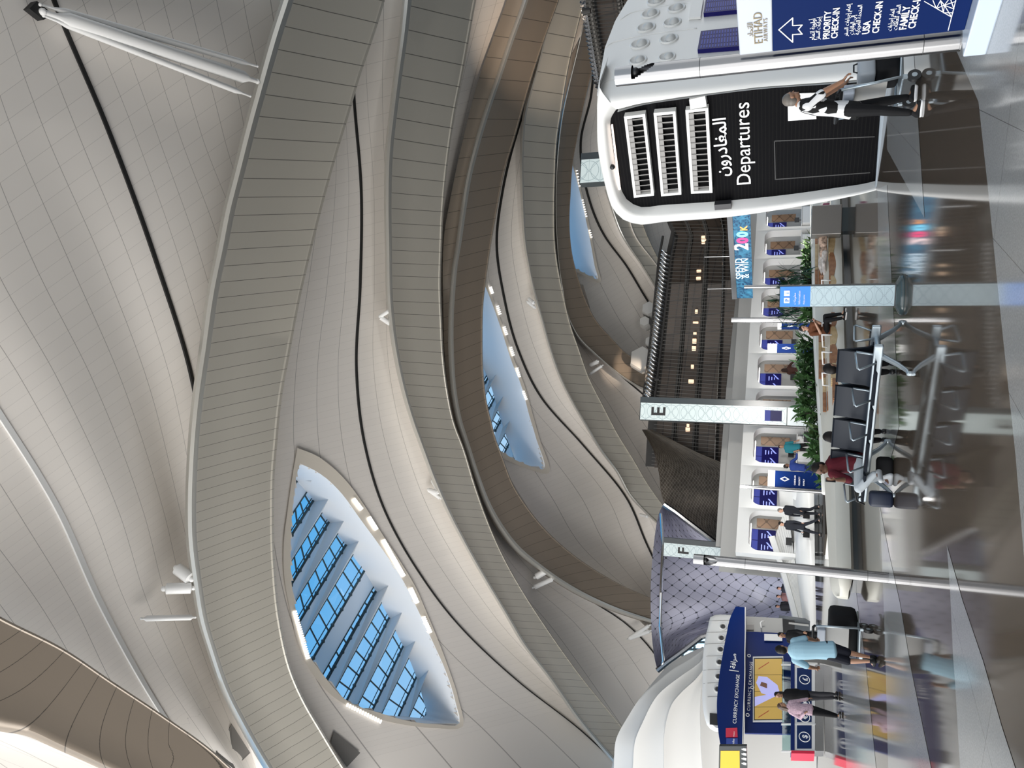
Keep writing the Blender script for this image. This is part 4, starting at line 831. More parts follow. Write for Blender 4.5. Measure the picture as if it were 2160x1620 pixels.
# ---------------------------------------------------------------- letter pylons
M_pyl = motif_mat('pylon_motif', (.52, .59, .585), (.27, .34, .355), .34)
def pylon(px_top, px_bot, Y, w, letter, label, scr_x, dark=True, yaw=8):
    b = AT(*px_bot, Y); b[2] = 0; pl = Plane(b, yaw); t = thing('letter_pylon', label, 'sign', tuple(b)); z1 = AT(*px_top, Y)[2]
    plate(pl, -w/2-.02, w/2+.35, 0, z1+.05, .5, M_tot, 'casing', t, off=-.02)
    zs = AT(scr_x+28, px_bot[1], Y)[2]
    uvplate(pl, -w/2, w/2, max(zs, .1), z1, .01, M_pyl, 'lit_panel', t, (z1-zs)/w/.98)
    uvplate(pl, -w/2, w/2, .05, max(zs-.05, .3), .01, mat('pylon_base', (.62, .68, .70), .2), 'lower_panel', t, 1)
    za, zb_ = AT(scr_x-18, px_bot[1], Y)[2], AT(scr_x+18, px_bot[1], Y)[2]
    s = plate(pl, -w*.3, w*.3, zb_, za, .06, M_scr, 'screen', t, off=.07)
    plate(pl, -w*.3, w*.3, za-.3, za, .02, M_scrt, 'screen_header', s if False else t, off=.085)
    if letter: text(letter, pl, 0, AT(px_top[0]+52, px_top[1], Y)[2], w*1.15, M_bk, t, 'CENTER', off=.03, bold=.02)
    return t
pylon((1351, 870), (1733, 881), 45.3, .98, 'E', 'tall lit pale pylon with letter E in the middle of the hall', 1631)
pylon((1400, 1172), (1690, 1186), 52, .84, 'F', 'tall lit pale pylon with letter F partly behind the steel post', 1640)
pylon((1226, 330), (1690, 330), 36, 1.15, '', 'pale motif pylon rising behind the top of the Departures kiosk', 1500)
# ---------------------------------------------------------------- suspended promotion screen
def water_mat():
    m = mat('blue_water_screen', (.004, .012, .03), .3); n = m.node_tree; b = n.nodes['Principled BSDF']; tc_ = n.nodes.new('ShaderNodeTexCoord'); v = n.nodes.new('ShaderNodeTexVoronoi'); v.feature = 'SMOOTH_F1'; v.inputs['Scale'].default_value = 1.6
    ns = n.nodes.new('ShaderNodeTexNoise'); ns.inputs['Scale'].default_value = 1.5; n.links.new(tc_.outputs['Object'], ns.inputs['Vector']); n.links.new(ns.outputs[1], v.inputs['Vector'])
    v.inputs['Scale'].default_value = 9
    r = n.nodes.new('ShaderNodeValToRGB'); r.color_ramp.elements[0].color = (.005, .04, .13, 1); r.color_ramp.elements[1].color = (.10, .45, .70, 1); r.color_ramp.elements[0].position = .15; r.color_ramp.elements[1].position = .75
    n.links.new(v.outputs[0], r.inputs[0]); n.links.new(r.outputs[0], b.inputs['Emission Color']); b.inputs['Emission Strength'].default_value = .85; return m
LA = AT(1588, 629, 45.5); LB = AT(1596, 454, 40.5); LPn = Plane(LA, math.degrees(math.atan2(LB[1]-LA[1], LB[0]-LA[0])))
ld = thing('promotion_screen', 'wide suspended blue water screen advertising SPEND & WIN 200K', 'screen', tuple(LA))
lu, lz1 = LPn.uz(1550, 452); z0 = LA[2]; z1 = AT(1555, 629, 45.5)[2]
plate(LPn, 0, lu+3, z0, z1, .15, water_mat(), 'display', ld, bev=.01); plate(LPn, -.02, lu+3, z1, z1+.28, .5, M_steel, 'top_beam', ld, off=.06)
def em(name, c, s=.9): return mat(name, c, .4, emit=c, es=s)
H_ = z1-z0
def lt(s, y0, y1, zf, m, **k):
    u0 = LPn.uz(1575, y0)[0]; u1 = LPn.uz(1575, y1)[0]; return fit(text(s, LPn, u0, z0+H_*zf, .4, m, ld, off=.02, **k), u1-u0)
W1 = em('screen_white', (.75, .9, 1))
lt('SPEND', 588, 545, .56, W1); lt('& WIN', 586, 545, .2, W1)
lt('2', 527, 513, .2, em('screen_rose', (1, .75, .75)), bold=.01); lt('0', 512, 500, .2, em('screen_pink', (.95, .05, .2)), bold=.02); lt('0', 499, 487, .2, em('screen_cyan', (.2, .7, 1)), bold=.02); lt('K', 486, 476, .2, em('screen_orange', (1, .4, .1)), bold=.01)
for y, x, m in ((602, 1563, em('ring_lilac', (.65, .65, .95))), (464, 1588, em('ring_violet', (.55, .45, .85)))):
    u, z = LPn.uz(x, y); P = LPn.w(u, z, .03)-loc_(ld); mb = MB(); mb.tube([P+LPn.d*math.cos(a)*.3+np.array([0, 0, math.sin(a)*.3]) for a in np.linspace(0, 6.2832, 21)], .11, n=8, cap=False); mb.build('ring_graphic', m, ld, smooth=True)
for u in (.6, lu*.5, lu*.95): MB().tube([LPn.w(u, z1+.2, -.2)-loc_(ld), LPn.w(u, z1+1.6, -.2)-loc_(ld)], .03).build('hanger', M_steel, ld)
# ---------------------------------------------------------------- check-in desks
M_desk = mat('desk_wall', (.42, .415, .40), .5); M_ctr = mat('desk_counter', (.80, .80, .79), .3); M_pat = lattice_mat('brown_pattern_panel', (.24, .145, .085), (.12, .07, .04), .05, .12, .5, 0, .1, (.1, .06, .03))
M_tube = mat('fill_strip_white', (1, 1, 1), .5, emit=(1, .96, .9), es=3)
M_kio = mat('ticket_blue', (.01, .01, .3), .3, emit=(.02, .02, .75), es=.8)
P_a = AT(1590, 1168, 42.8); P_b = AT(1610, 430, 57.5); cv = P_b-P_a; Lc = float(np.linalg.norm(cv[:2])); yawC = math.degrees(math.atan2(cv[1], cv[0])); NB = 10; bw_ = Lc/NB
def bay():
    """one check-in bay: x along the row, y back, z up; origin at the left post"""
    t = thing('check_in_desk', 'check-in desk', 'check-in desk', (0, 0, 0), 0)
    W_ = bw_; Ht = 4.05; hole = []
    def rr(x0, x1, z0, z1, r, k=6):
        pts = []
        for cx, cz, a0 in ((x1-r, z1-r, 0), (x0+r, z1-r, 90)):
            pts += [(cx+r*math.cos(math.radians(a0+90*i/k)), cz+r*math.sin(math.radians(a0+90*i/k))) for i in range(k+1)]
        return [(x1, z0)]+pts+[(x0, z0)]
    inn = rr(.16, W_-.16, 0, 3.45, .55); out = [(W_, 0)]+[(W_, 3.45+.6*i/6) for i in range(1, 7)]+[(W_*(.9-.13*i), Ht-.1*math.sin(i*.52)) for i in range(1, 7)]+[(0, 0)]
    out = [(W_, 0)]+[(W_, Ht*.85+Ht*.15*i/6) for i in range(7)]+[(W_*(1-i/6), Ht+.12*math.sin(math.pi*i/6)) for i in range(7)][0:0]+[(0, Ht-Ht*.15*i/6) for i in range(7)]+[(0, 0)]
    n = len(inn); V = [(x, 0, z) for x, z in out]+[(x, -.12, z) for x, z in inn]+[(x, .5, z) for x, z in inn]+[(x, .5, z) for x, z in out]
    Fc = []
    for i in range(n-1):
        for a, b in ((0, n), (n, 2*n), (2*n, 3*n), (3*n, 0)): Fc.append((a+i, b+i, b+i+1, a+i+1))
    mesh('portal_frame', V, Fc, M_shellw, t, smooth=math.radians(50))
    MB().box((W_/2, 1.35, 1.9), (W_, .1, 3.8)).build('back_wall', M_desk, t)
    s = MB().box((W_*.5, 1.25, 2.72), (1.32, .08, 1.25), bev=.01).build('screen', M_scr, t)
    hb = MB()
    for dx in (-.33, .33): hb.box((W_*.5+dx, 1.205, 3.17), (.62, .01, .32))
    hb.build('screen_header', M_scrt, s)
    lb = MB()
    for dx in (-.33, .33):
        for k in range(3): lb.box((W_*.5+dx-.05, 1.205, 2.8-.16*k), (.3-.06*k, .01, .05))
        lb.prism([(W_*.5+dx-.1, 1.205, 2.2), (W_*.5+dx+.25, 1.205, 2.5), (W_*.5+dx+.25, 1.205, 2.58), (W_*.5+dx-.1, 1.205, 2.3)], (0, .01, 0))
    lb.build('screen_text', mat('screen_line', (.3, .35, .9), .4, emit=(.25, .3, .9), es=.6), s)
    u = [(-.2, 0), (1, 0), (1, 2.2), (-.2, 2.2)]
    mesh('patterned_panel', [(W_-.55, 1.25, 1.5), (W_-.1, 1.0, 1.5), (W_-.1, 1.0, 3.1), (W_-.55, 1.25, 3.1)], [(0, 1, 2, 3)], M_pat, t, uv=[(0, 0), (.7, 0), (.7, 2.2), (0, 2.2)])
    MB().box((W_/2, .85, 3.37), (1.5, .26, .05), bev=.02).build('fill_strip', M_tube, t)  # glowing strip added under the lintel in place of sunlight on the desks
    MB().box((W_*.42, .1, .55), (W_*.62, .75, 1.1), bev=.06).build('counter', M_ctr, t)
    MB().box((W_*.42, .1, 1.12), (W_*.7, .85, .06), bev=.02).build('counter_top', M_ctr, t)
    mo = MB().box((W_*.32, -.05, 1.42), (.42, .05, .3), bev=.01).build('monitor', M_bk, t); MB().tube([(W_*.32, -.02, 1.15), (W_*.32, -.02, 1.35)], .03).build('stand', M_bk, mo)
    MB().box((W_*.82, -.1, .3), (.55, 1.2, .36), bev=.03).build('baggage_belt', M_tot, t)
    return t
proto = bay()
blab = ['check-in desk at the left end of the row, behind the two men in suits', 'check-in desk just right of the leftmost one, behind the suited men', 'check-in desk above the man bending in navy', 'check-in desk with blue screen above the man in the teal shirt', 'check-in desk just right of the E pylon', 'check-in desk where the woman in brown stands',
        'check-in desk behind the narrow navy sign above the hedge', 'check-in desk behind the thin steel post', 'check-in desk behind the top of the information totem', 'check-in desk behind the dark palm, farthest right']
for i in range(NB):
    o = proto if i == 0 else copy_tree(proto); p = P_a+cv*(i/NB); o.location = (p[0], p[1], 0); o.rotation_euler = (0, 0, math.radians(yawC)); tag(o, blab[i], 'check-in desk', 'check-in desks in a row')
eb = MB()
for k, (w, h) in enumerate(((16, 7),)):
    eb.box((0, 0, 0), (1, 1, 1))
pl_c = Plane((P_a[0], P_a[1], 0), yawC)
# wall of the hall behind the desks, and unseen lights added in the bays in place of sunlight
hb_ = MB(); a = pl_c.w(-.3, 0, -2.2); b = pl_c.w(Lc+6, 0, -2.2); hb_.add([tuple(a), tuple(b), tuple(b+np.array([0, 0, 5])), tuple(a+np.array([0, 0, 5]))], [(0, 1, 2, 3)]); tag(hb_.build('wall_check_in', M_desk), kind='structure')
for i in range(NB):
    p = pl_c.w((i+.5)*bw_, 3.3, -.85); area('desk_fill_light', tuple(p), (0, 0, yawC), 1.4, .25, 3, (1, .96, .9))
# ---------------------------------------------------------------- white ramp parapet and counters in the middle distance
M_groove = panel_mat('grooved_white', (.80, .80, .78), (.45, .45, .44), .08, 0, rough=.4, var=.01)
def strip_mesh(name, rows, m, parent, uvs=None, n=30, smooth=True):
    """rows: list of [(x, y, Y)...] pixel polylines with depths"""
    V = []; UV = []
    for i, r in enumerate(rows):
        P = hermite(np.array(r, float), n)
        for j, p in enumerate(P): V.append(AT(p[0], p[1], p[2])-loc_(parent)); UV.append(((uvs[i] if uvs else i), j*.2))
    return mesh(name, V, grid_faces(len(rows), n), m, parent, smooth=smooth, uv=UV)
rp = thing('ramp_parapet', 'long pale sloping parapet with horizontal grooves beside the steel post', 'parapet', tuple(FL(1717, 1200)))
strip_mesh('sloping_rail', [[(1636, 1126, 46), (1662, 1210, 44), (1695, 1330, 42)], [(1619, 1131, 46), (1646, 1210, 44), (1677, 1325, 42)], [(1621, 1132, 44.5), (1648, 1210, 42.6), (1679, 1325, 40.8)], [(1633, 1130, 44.4), (1658, 1210, 42.5), (1690, 1325, 40.7)], [(1635, 1130, 44.8), (1660, 1210, 42.9), (1692, 1325, 41)]], M_shellw, rp, smooth=math.radians(35))
strip_mesh('grooved_side', [[(1635, 1131, 44.8), (1660, 1210, 42.9), (1692, 1325, 41)], [(1660, 1062, 44.5), (1678, 1190, 42.8), (1699, 1325, 41)]], M_groove, rp, [0, 7.3])
strip_mesh('lower_body', [[(1672, 1045, 44.5), (1679, 1190, 42.6), (1697, 1330, 41)], [(1684, 1028, 42.6), (1684, 1190, 41.4), (1698, 1330, 40.2)], [(1702, 1022, 41.6), (1706, 1190, 40.4), (1711, 1330, 39.4)], [(1717, 1030, 41.8), (1719, 1190, 40.5), (1722, 1330, 39.5)]], M_shellw, rp)
wc = thing('service_counter', 'white sculpted counter with a swept hollow side behind the two men in suits', 'counter', tuple(FL(1722, 1045)))
strip_mesh('front', [[(1642, 1025, 46), (1645, 1062, 46), (1650, 1100, 46)], [(1643, 1025, 44.8), (1646, 1062, 44.8), (1651, 1100, 44.8)], [(1672, 1034, 44.2), (1680, 1066, 44.2), (1684, 1104, 44.2)], [(1716, 1030, 43.2), (1717, 1064, 43.2), (1718, 1105, 43.2)]], M_shellw, wc)
strip_mesh('hollow_side', [[(1668, 1032, 43.6), (1672, 1050, 43.4), (1690, 1062, 43.2)], [(1676, 1026, 43.2), (1692, 1034, 42.8), (1706, 1048, 42.6)], [(1712, 1024, 43.), (1714, 1035, 42.8), (1717, 1052, 42.6)]], M_ctr, wc)
mo_ = MB()
# ---------------------------------------------------------------- long planter bench
M_conc = mat('cream_stone', (.66, .64, .57), .35); M_rim = mat('pale_rim', (.80, .79, .74), .35); M_soil = mat('soil', (.03, .022, .015), .9)
def wood_mat(name, c1, c2):
    m = mat(name, c1, .4); n = m.node_tree; b = n.nodes['Principled BSDF']; t = n.nodes.new('ShaderNodeTexCoord'); w = n.nodes.new('ShaderNodeTexWave'); w.inputs['Scale'].default_value = 6; w.inputs['Distortion'].default_value = 4; w.inputs['Detail'].default_value = 3
    mp_ = n.nodes.new('ShaderNodeMapping'); mp_.inputs['Scale'].default_value = (.3, 3, 3); n.links.new(t.outputs['Object'], mp_.inputs[0]); n.links.new(mp_.outputs[0], w.inputs[0])
    r = n.nodes.new('ShaderNodeValToRGB'); r.color_ramp.elements[0].color = (*c1, 1); r.color_ramp.elements[1].color = (*c2, 1); n.links.new(w.outputs[0], r.inputs[0]); n.links.new(r.outputs[0], b.inputs['Base Color']); return m
M_wd = wood_mat('dark_timber', (.26, .105, .04), (.34, .15, .06)); M_wl = wood_mat('light_timber', (.50, .36, .19), (.58, .43, .24))
Ba = FL(1812, 1192); Bb = FL(1783, 420); bv = Bb-Ba; BL = float(np.linalg.norm(bv)); e1 = bv/BL; e2 = np.array([-e1[1], e1[0], 0])   # e2 points back
yb = lambda y: float(((FL(np.interp(y, [420, 1192], [1783, 1812]), y)-Ba) @ e1))
pb = thing('planter_bench', 'long cream planter bench with timber seats and a hedge behind it', 'bench', tuple(Ba))
def bloc(u, w, z): return e1*u+e2*w+np.array([0, 0, z])
rimz = lambda u: float(np.interp(u, [0, BL*.32, BL*.55, BL], [.56, .72, .86, .98]))
us = np.concatenate([[-.55, -.5, -.38, -.2], np.linspace(0, BL+2.5, 40)]); prof_n = 9; V = []
for u in us:
    k = 1 if u >= 0 else math.sqrt(max(0, 1-(u/.55)**2)); rz = rimz(max(u, 0)); st = min(1, max(0, (u-BL*.3)/.6))
    flat = [(.12, .10), (.0, .16), (-.03, .34), (.03, .46-.02*st), (.30, .47+.0*st), (.62, .47+(rz-.47)*.55*st+(.07*(1-st))), (.74, max(rz, .56)-.0), (.88, max(rz, .56)), (.98, max(rz, .56)-.05), (1.0, .1)]
    for w, z in flat: V.append(bloc(max(u, -.55) if u < 0 else u, .5+(w-.5)*k, z if u >= 0 else .3+(z-.3)*max(k, .5)))
mesh('stone_body', V, grid_faces(len(us), 10), M_conc, pb, smooth=math.radians(50))
MB().box(tuple(bloc(BL/2+.8, .55, .05)), (BL+2, .75, .1), rz=math.atan2(e1[1], e1[0])).build('recessed_plinth', M_tot, pb)
MB().tube([bloc(u, .86, max(rimz(u), .56)) for u in np.linspace(BL*.18, BL+2.5, 24)], .075, n=8).build('rim', M_rim, pb, smooth=True)
MB().box(tuple(bloc(BL/2+1.6, 1.55, .3)), (BL*.9+2, 1.1, .6), rz=math.atan2(e1[1], e1[0])).build('planter_box', M_conc, pb)
MB().box(tuple(bloc(BL/2+1.6, 1.5, .62)), (BL*.9+1.9, 1.0, .06), rz=math.atan2(e1[1], e1[0])).build('soil', M_soil, pb)
for i, (ya, y_b, m) in enumerate(((438, 478, M_wd), (478, 533, M_wl), (533, 582, M_wd), (582, 608, M_wl), (660, 690, M_wd), (690, 728, M_wl), (728, 768, M_wd), (768, 800, M_wl), (800, 842, M_wd))):
    u0, u1 = yb(y_b), yb(ya); mb = MB()
    for k in range(6):
        w = .0+.075*k; mb.box(tuple(bloc((u0+u1)/2, w+.02, .475+.03*math.sin(i*1.3))), (u1-u0-.02, .06, .05), rz=math.atan2(e1[1], e1[0]), bev=.01)
    for k in range(4):
        z = .56+.1*k
        if z < rimz((u0+u1)/2)-.03: mb.box(tuple(bloc((u0+u1)/2, .52+.05*k, z)), (u1-u0-.02, .04, .085), rz=math.atan2(e1[1], e1[0]), bev=.008)
    mb.build('timber_seat', m, pb)
    ns = 14; Vw = []
    for q in range(ns):
        u = u0+(u1-u0)*q/(ns-1); z = .45-.07*math.sin(math.pi*q/(ns-1))
        Vw += [bloc(u, -.03, .49), bloc(u, -.03, z-.05), bloc(u, .1, z-.05)]
    mesh('wavy_edge', Vw, [(3*q+e, 3*q+3+e, 3*q+4+e, 3*q+1+e) for q in range(ns-1) for e in (0, 1)], m, pb, smooth=False)
for y in (592, 683, 708, 745, 790):
    u = yb(y); MB().tube([bloc(u, -.02, .48), bloc(u, -.04, .74), bloc(u, .46, .70), bloc(u, .48, .5)], .022, n=8).build('armrest', M_white, pb, smooth=True)
# hedge plants and a fan palm in the planter
M_leaf = mat('hedge_leaf', (.07, .155, .05), .45, noise=.5, nscale=3); M_leaf2 = mat('palm_leaf', (.012, .045, .022), .4, noise=.4, nscale=3); M_leaf3 = mat('pale_leaf', (.14, .22, .08), .45, noise=.4)
def leaf(mb, p, d, L_, w, droop):
    d = np.array(d)/np.linalg.norm(d); s = np.cross(d, [0, 0, 1.]); s = s/(np.linalg.norm(s)+1e-6)
    pts = [np.array(p)+d*L_*t+np.array([0, 0, -droop*t*t*L_]) for t in (0, .35, .7, 1)]; ww = (w*.35, w, w*.75, 0.004)
    V = []
    for q, k in zip(pts, ww): V += [q-s*k/2, q+s*k/2]
    mb.add(V, [(0, 1, 3, 2), (2, 3, 5, 4), (4, 5, 7, 6)])
rl = random.Random(11)
def bush(u, hgt, n, lab, m=None, spread=.5, lw=.09, ll=.4):
    P = Ba+bloc(u, 1.45, .64); t = thing('planter_shrub', lab, 'plant', tuple(P)); mb = MB()
    for k in range(n):
        a = rl.uniform(0, 6.28); el = rl.uniform(.1, 1.3); r = rl.uniform(0, spread*.6); z = rl.uniform(0, hgt*.75)
        leaf(mb, (r*math.cos(a), r*math.sin(a), z), (math.cos(a)*math.cos(el), math.sin(a)*math.cos(el), math.sin(el)), ll*rl.uniform(.6, 1.2), lw*rl.uniform(.7, 1.3), rl.uniform(.1, .7))
    mb.build('foliage', m or M_leaf, t, smooth=True)
    MB().tube([(0, 0, 0), (.02, .02, hgt*.6)], .02, n=6).build('stem', M_soil, t)
hl = [('leafy hedge plant at the left end of the hedge, in front of the E pylon', 900), ('low hedge plant before the base of the E pylon', 880), ('trailing narrow leaved plant at the edge of the E pylon', 846), ('hedge plant above the dark haired head behind the black seats', 812), ('hedge plant below the woman in brown', 786), ('hedge plant between the woman in brown and the navy sign', 757),
      ('hedge plant under the broad navy sign', 730), ('hedge plant just left of the man in the brown shirt', 708), ('hedge plant behind the head of the man in the brown shirt', 686), ('hedge plant just left of the information totem', 664), ('hedge plant just right of the information totem', 590), ('broad leaved plant left under the fan palm', 562), ('broad leaved plant right under the fan palm', 533), ('bright plant behind the reclining traveller', 505), ('hedge plant beside the grey metal cabinet', 475), ('yellowish plant next to the Departures kiosk', 452)]
for i, (lab, y) in enumerate(hl):
    hh = .85 if 640 < y < 830 else (.4 if y > 830 else .7)
    bush(yb(y)+.15, hh, 150 if y < 840 else 80, lab, M_leaf3 if i in (2, 15) else M_leaf, spread=.75, lw=.13 if 480 < y < 600 else .10)
for y, lab in ((925, 'small tuft at the far left end of the hedge'), (948, 'thin tuft behind the burgundy shirt')): bush(yb(y)+.1, .15, 34, lab, M_leaf, spread=.6, ll=.28)
Pp = Ba+bloc(yb(546), 1.5, .64); pt = thing('fan_palm', 'tall dark fan palm standing above the hedge right of the information totem', 'plant', tuple(Pp)); mb = MB(); st_ = MB()
for k in range(46):
    a = rl.uniform(0, 6.28); r = rl.uniform(.05, .75); z = rl.uniform(.3, 1.15) if k > 3 else 1.35; c = np.array([r*math.cos(a)*1.3, r*math.sin(a)*.6, z]); st_.tube([(c[0]*.2, c[1]*.2, 0), c], .012, n=5)
    for q in range(11):
        b = -2.2+4.4*q/10; d = np.array([math.cos(a)*math.cos(b)*.9+.1, math.sin(a)*.5+.2*math.sin(b), math.sin(b+.6)]); leaf(mb, c, d, rl.uniform(.38, .6), .05, .25)
mb.build('fronds', M_leaf2, pt); st_.build('stems', M_soil, pt)
# ---------------------------------------------------------------- back to back beam seating
M_seat = mat('seat_black', (.012, .016, .024), .5, spec=.2); M_alu = mat('cast_aluminium', (.40, .46, .50), .35, .6)
fA = FL(1903, 672); fB = FL(1923, 798); O_ = (fA+fB)/2; f2 = fB-fA; f2 = f2/np.linalg.norm(f2); a1 = np.array([f2[1], -f2[0], 0]); a1 = a1*(1 if a1[1] > 0 else -1)
bs = thing('beam_seating', 'back to back row of black airport seats on silver beams', 'seats', tuple(O_))
def sl(s, w, z): return a1*s+f2*w+np.array([0, 0, z])
yS = math.atan2(a1[1], a1[0])
for sgn in (1, -1):
    MB().box(tuple(sl(1.35, .24*sgn, .385)), (3.1, .07, .125), rz=yS, bev=.02).build('beam', M_alu, bs)
    for k in range(4):
        s0 = .02+.66*k; V = []
        pr = [(.56, .43), (.50, .445), (.2, .415), (.13, .43), (.09, .5), (.05, .7), (.015, .88), (.0, .90)]
        for th in (0, .03):
            for w, z in pr: V += [sl(s0+.04, (w-th*(.4 if z < .5 else 1))*sgn+0*sgn, z-th*(1 if z < .5 else .2)), sl(s0+.62, (w-th*(.4 if z < .5 else 1))*sgn, z-th*(1 if z < .5 else .2))]
        n = len(pr); Fc = [(2*i, 2*i+1, 2*i+3, 2*i+2) for i in range(n-1)]+[(2*n+2*i, 2*n+2*i+2, 2*n+2*i+3, 2*n+2*i+1) for i in range(n-1)]+[(2*i+e, 2*i+2+e, 2*n+2*i+2+e, 2*n+2*i+e) for i in range(n-1) for e in (0, 1)]+[(0, 1, 2*n+1, 2*n), (2*n-2, 2*n-1, 4*n-1, 4*n-2)]
        se = mesh('seat', V, Fc, M_seat, bs, smooth=math.radians(60))
        MB().box(tuple(sl(s0+.33, .25*sgn, .41)), (.1, .2, .03), rz=yS).build('bracket', M_bk, se)
    for k in range(5):
        s0 = .0+.66*k; MB().tube([sl(s0, .2*sgn, .40), sl(s0, .13*sgn, .66), sl(s0, .16*sgn, .675), sl(s0, .52*sgn, .66), sl(s0, .55*sgn, .64), sl(s0, .40*sgn, .42)], .016, n=8).build('armrest', M_alu, bs, smooth=True)
for s0 in (0, 2.35):
    lg = MB(); lg.tube([sl(s0, -.24, .37), sl(s0, .24, .37)], .045, n=8)
    for sgn in (1, -1): lg.tube([sl(s0, .2*sgn, .36), sl(s0, .42*sgn, .14), sl(s0, .56*sgn, .04), sl(s0, .64*sgn, .03)], [.045, .035, .028, .025], n=8); lg.tube([sl(s0, .62*sgn, 0), sl(s0, .62*sgn, .03)], .035, n=12)
    lg.build('leg', M_alu, bs, smooth=math.radians(50))
# ---------------------------------------------------------------- metal cabinet, suitcases, sign stands near the kiosk
M_cab = mat('brushed_cabinet', (.36, .35, .33), .38, .6)
cp = FL(1790, 462); cb_ = thing('metal_cabinet', 'grey brushed metal planter cabinet between the bench and the kiosk', 'cabinet', tuple(cp))
k = 1/PPM(cp); MB().box((0, .3, .62*1), (50*k*1.25, .7, .86), bev=.02).build('body', panel_mat('cabinet_ribs', (.36, .35, .33), (.25, .24, .23), 0, .12, rough=.35, metal=.6), cb_); MB().box((0, .3, .1), (50*k, .6, .2)).build('base', M_tot, cb_)
def suitcase(P, w, d, h, m, lab, rz=0., handle=True, grp=None):
    t = thing('suitcase', lab, 'suitcase', tuple(P), rz, grp)
    MB().box((0, 0, h/2+.06), (w, d, h), bev=.05).build('shell', m, t, smooth=math.radians(40)); rb = MB()
    for q in range(6): rb.box((-w*.38+w*.76*q/5, -d/2-.004, h/2+.06), (.015, .012, h*.86))
    rb.build('ribs', m, t)
    for x in (-w*.38, w*.38):
        for y in (-d*.3, d*.3): MB().ball((x, y, .032), .03, n=6, sc=(.6, 1, 1)).build('wheel', M_bk, t, smooth=True)
    if handle: MB().tube([(-.1, d*.3, h+.05), (-.1, d*.3, h+.4), (.1, d*.3, h+.4), (.1, d*.3, h+.05)], .011, n=6).build('handle', M_alu, t)
    return t
suitcase(FL(1781, 441), .42, .26, .62, mat('plum_shell', (.22, .045, .10), .3), 'plum coloured ribbed suitcase beside the kiosk edge', .3)
# navy and white sign stands on the check-in floor
def stand(px, Y, w, ztop, lab, white=.25, yaw=10, arrow=True, post_=False):
    b = AT(*px, Y); b[2] = 0; pl = Plane(b, yaw); t = thing('sign_stand', lab, 'sign', tuple(b))
    plate(pl, -w/2, w/2, .28, ztop-white, .12, M_navy, 'navy_panel', t); plate(pl, -w/2, w/2, ztop-white, ztop, .12, M_white, 'head_panel', t); plate(pl, -w/2-.15, w/2+.2, 0, .28, .5, M_ctr, 'plinth', t, off=.15)
    for i, s in enumerate(('CHECK-IN', 'PRIORITY', 'FAMILY')): text(s, pl, -w*.35, ztop-white-.75-.16*i, w*.13, M_txtw, t, off=.01)
    f = lambda u, z: (u, z)
    strokes(pl, .01, [((-.12*w, ztop-white-.35), (0, ztop-white-.2)), ((0, ztop-white-.2), (.12*w, ztop-white-.35)), ((.12*w, ztop-white-.35), (0, ztop-white-.5)), ((-.12*w, ztop-white-.35), (0, ztop-white-.5))], .03, M_txtw, t, f, 'arrow_symbol')
    return t
def at_top(x, y, Y): return AT(x, y, Y)[2]
s1 = stand((1712, 1014), 32, .62, at_top(1620, 1012, 32), 'navy and white check-in sign stand between the man in navy and the suited men', .26, 12)
post(AT(1712, 1036, 31.8)*np.array([1, 1, 0]), (1562, 1025), .075, 'thin steel post beside the navy sign stand near the suited men', 0, cut=False)
stand((1722, 735), 33, .36, at_top(1619, 735, 33), 'broad navy sign stand rising out of the hedge', .36, 10)
stand((1722, 688), 39, .28, at_top(1640, 688, 39), 'narrow navy sign stand behind the man in the brown shirt', .18, 10)
post(AT(1720, 675, 32)*np.array([1, 1, 0]), (1543, 675), .10, 'steel post rising from the hedge, left of the totem', 0, cut=False)
post(AT(1720, 603, 28)*np.array([1, 1, 0]), (1570, 603), .06, 'slim steel post behind the totem head', 0, cut=False)
for i, y in enumerate((1010, 960, 905)):
    pass
for (x, y, Y, e) in ((1562, 1025, 31.5, 600), (1543, 675, 32, 620), (1570, 603, 28, 500)):
    p = AT(x+3, y, Y); l = area('portal_fill_beam', (p[0], p[1]+.1, p[2]), (78, 0, -15), .5, .3, e/(math.pi*.15), (1, .97, .92))
# ---------------------------------------------------------------- white ridged shell and currency exchange kiosk
M_dome = mat('dome_white', (.60, .59, .565), .38)
dm = thing('shell_pavilion', 'large white egg shaped shell with flowing ridges behind the currency exchange', 'pavilion', tuple(FL(1735, 1590)))
R_ = [[(1483, 1364), (1448, 1380), (1420, 1395), (1385, 1430), (1350, 1475), (1320, 1520), (1302, 1570), (1290, 1620), (1282, 1690)],
      [(1486, 1368), (1455, 1390), (1414, 1415), (1390, 1435), (1361, 1460), (1322, 1516), (1300, 1558), (1295, 1615), (1290, 1690)],
      [(1488, 1374), (1478, 1395), (1469, 1403), (1435, 1427), (1386, 1468), (1355, 1525), (1341, 1558), (1335, 1619), (1330, 1690)],
      [(1490, 1380), (1484, 1410), (1469, 1431), (1440, 1458), (1418, 1484), (1407, 1515), (1402, 1541), (1400, 1619), (1398, 1690)],
      [(1494, 1386), (1488, 1420), (1480, 1450), (1478, 1480), (1477, 1510), (1478, 1540), (1479, 1580), (1482, 1619), (1484, 1690)],
      [(1560, 1392), (1560, 1430), (1560, 1460), (1560, 1490), (1560, 1520), (1560, 1550), (1562, 1590), (1564, 1619), (1568, 1690)],
      [(1727, 1398), (1727, 1440), (1727, 1470), (1727, 1500), (1726, 1530), (1726, 1560), (1725, 1590), (1725, 1620), (1724, 1690)]]
dep = [42, 40.4, 39.2, 38.4, 38.0, 37.7, 37.5]; nD = 44; C_ = [hermite(r, nD) for r in R_]; V = []
rowsD = []
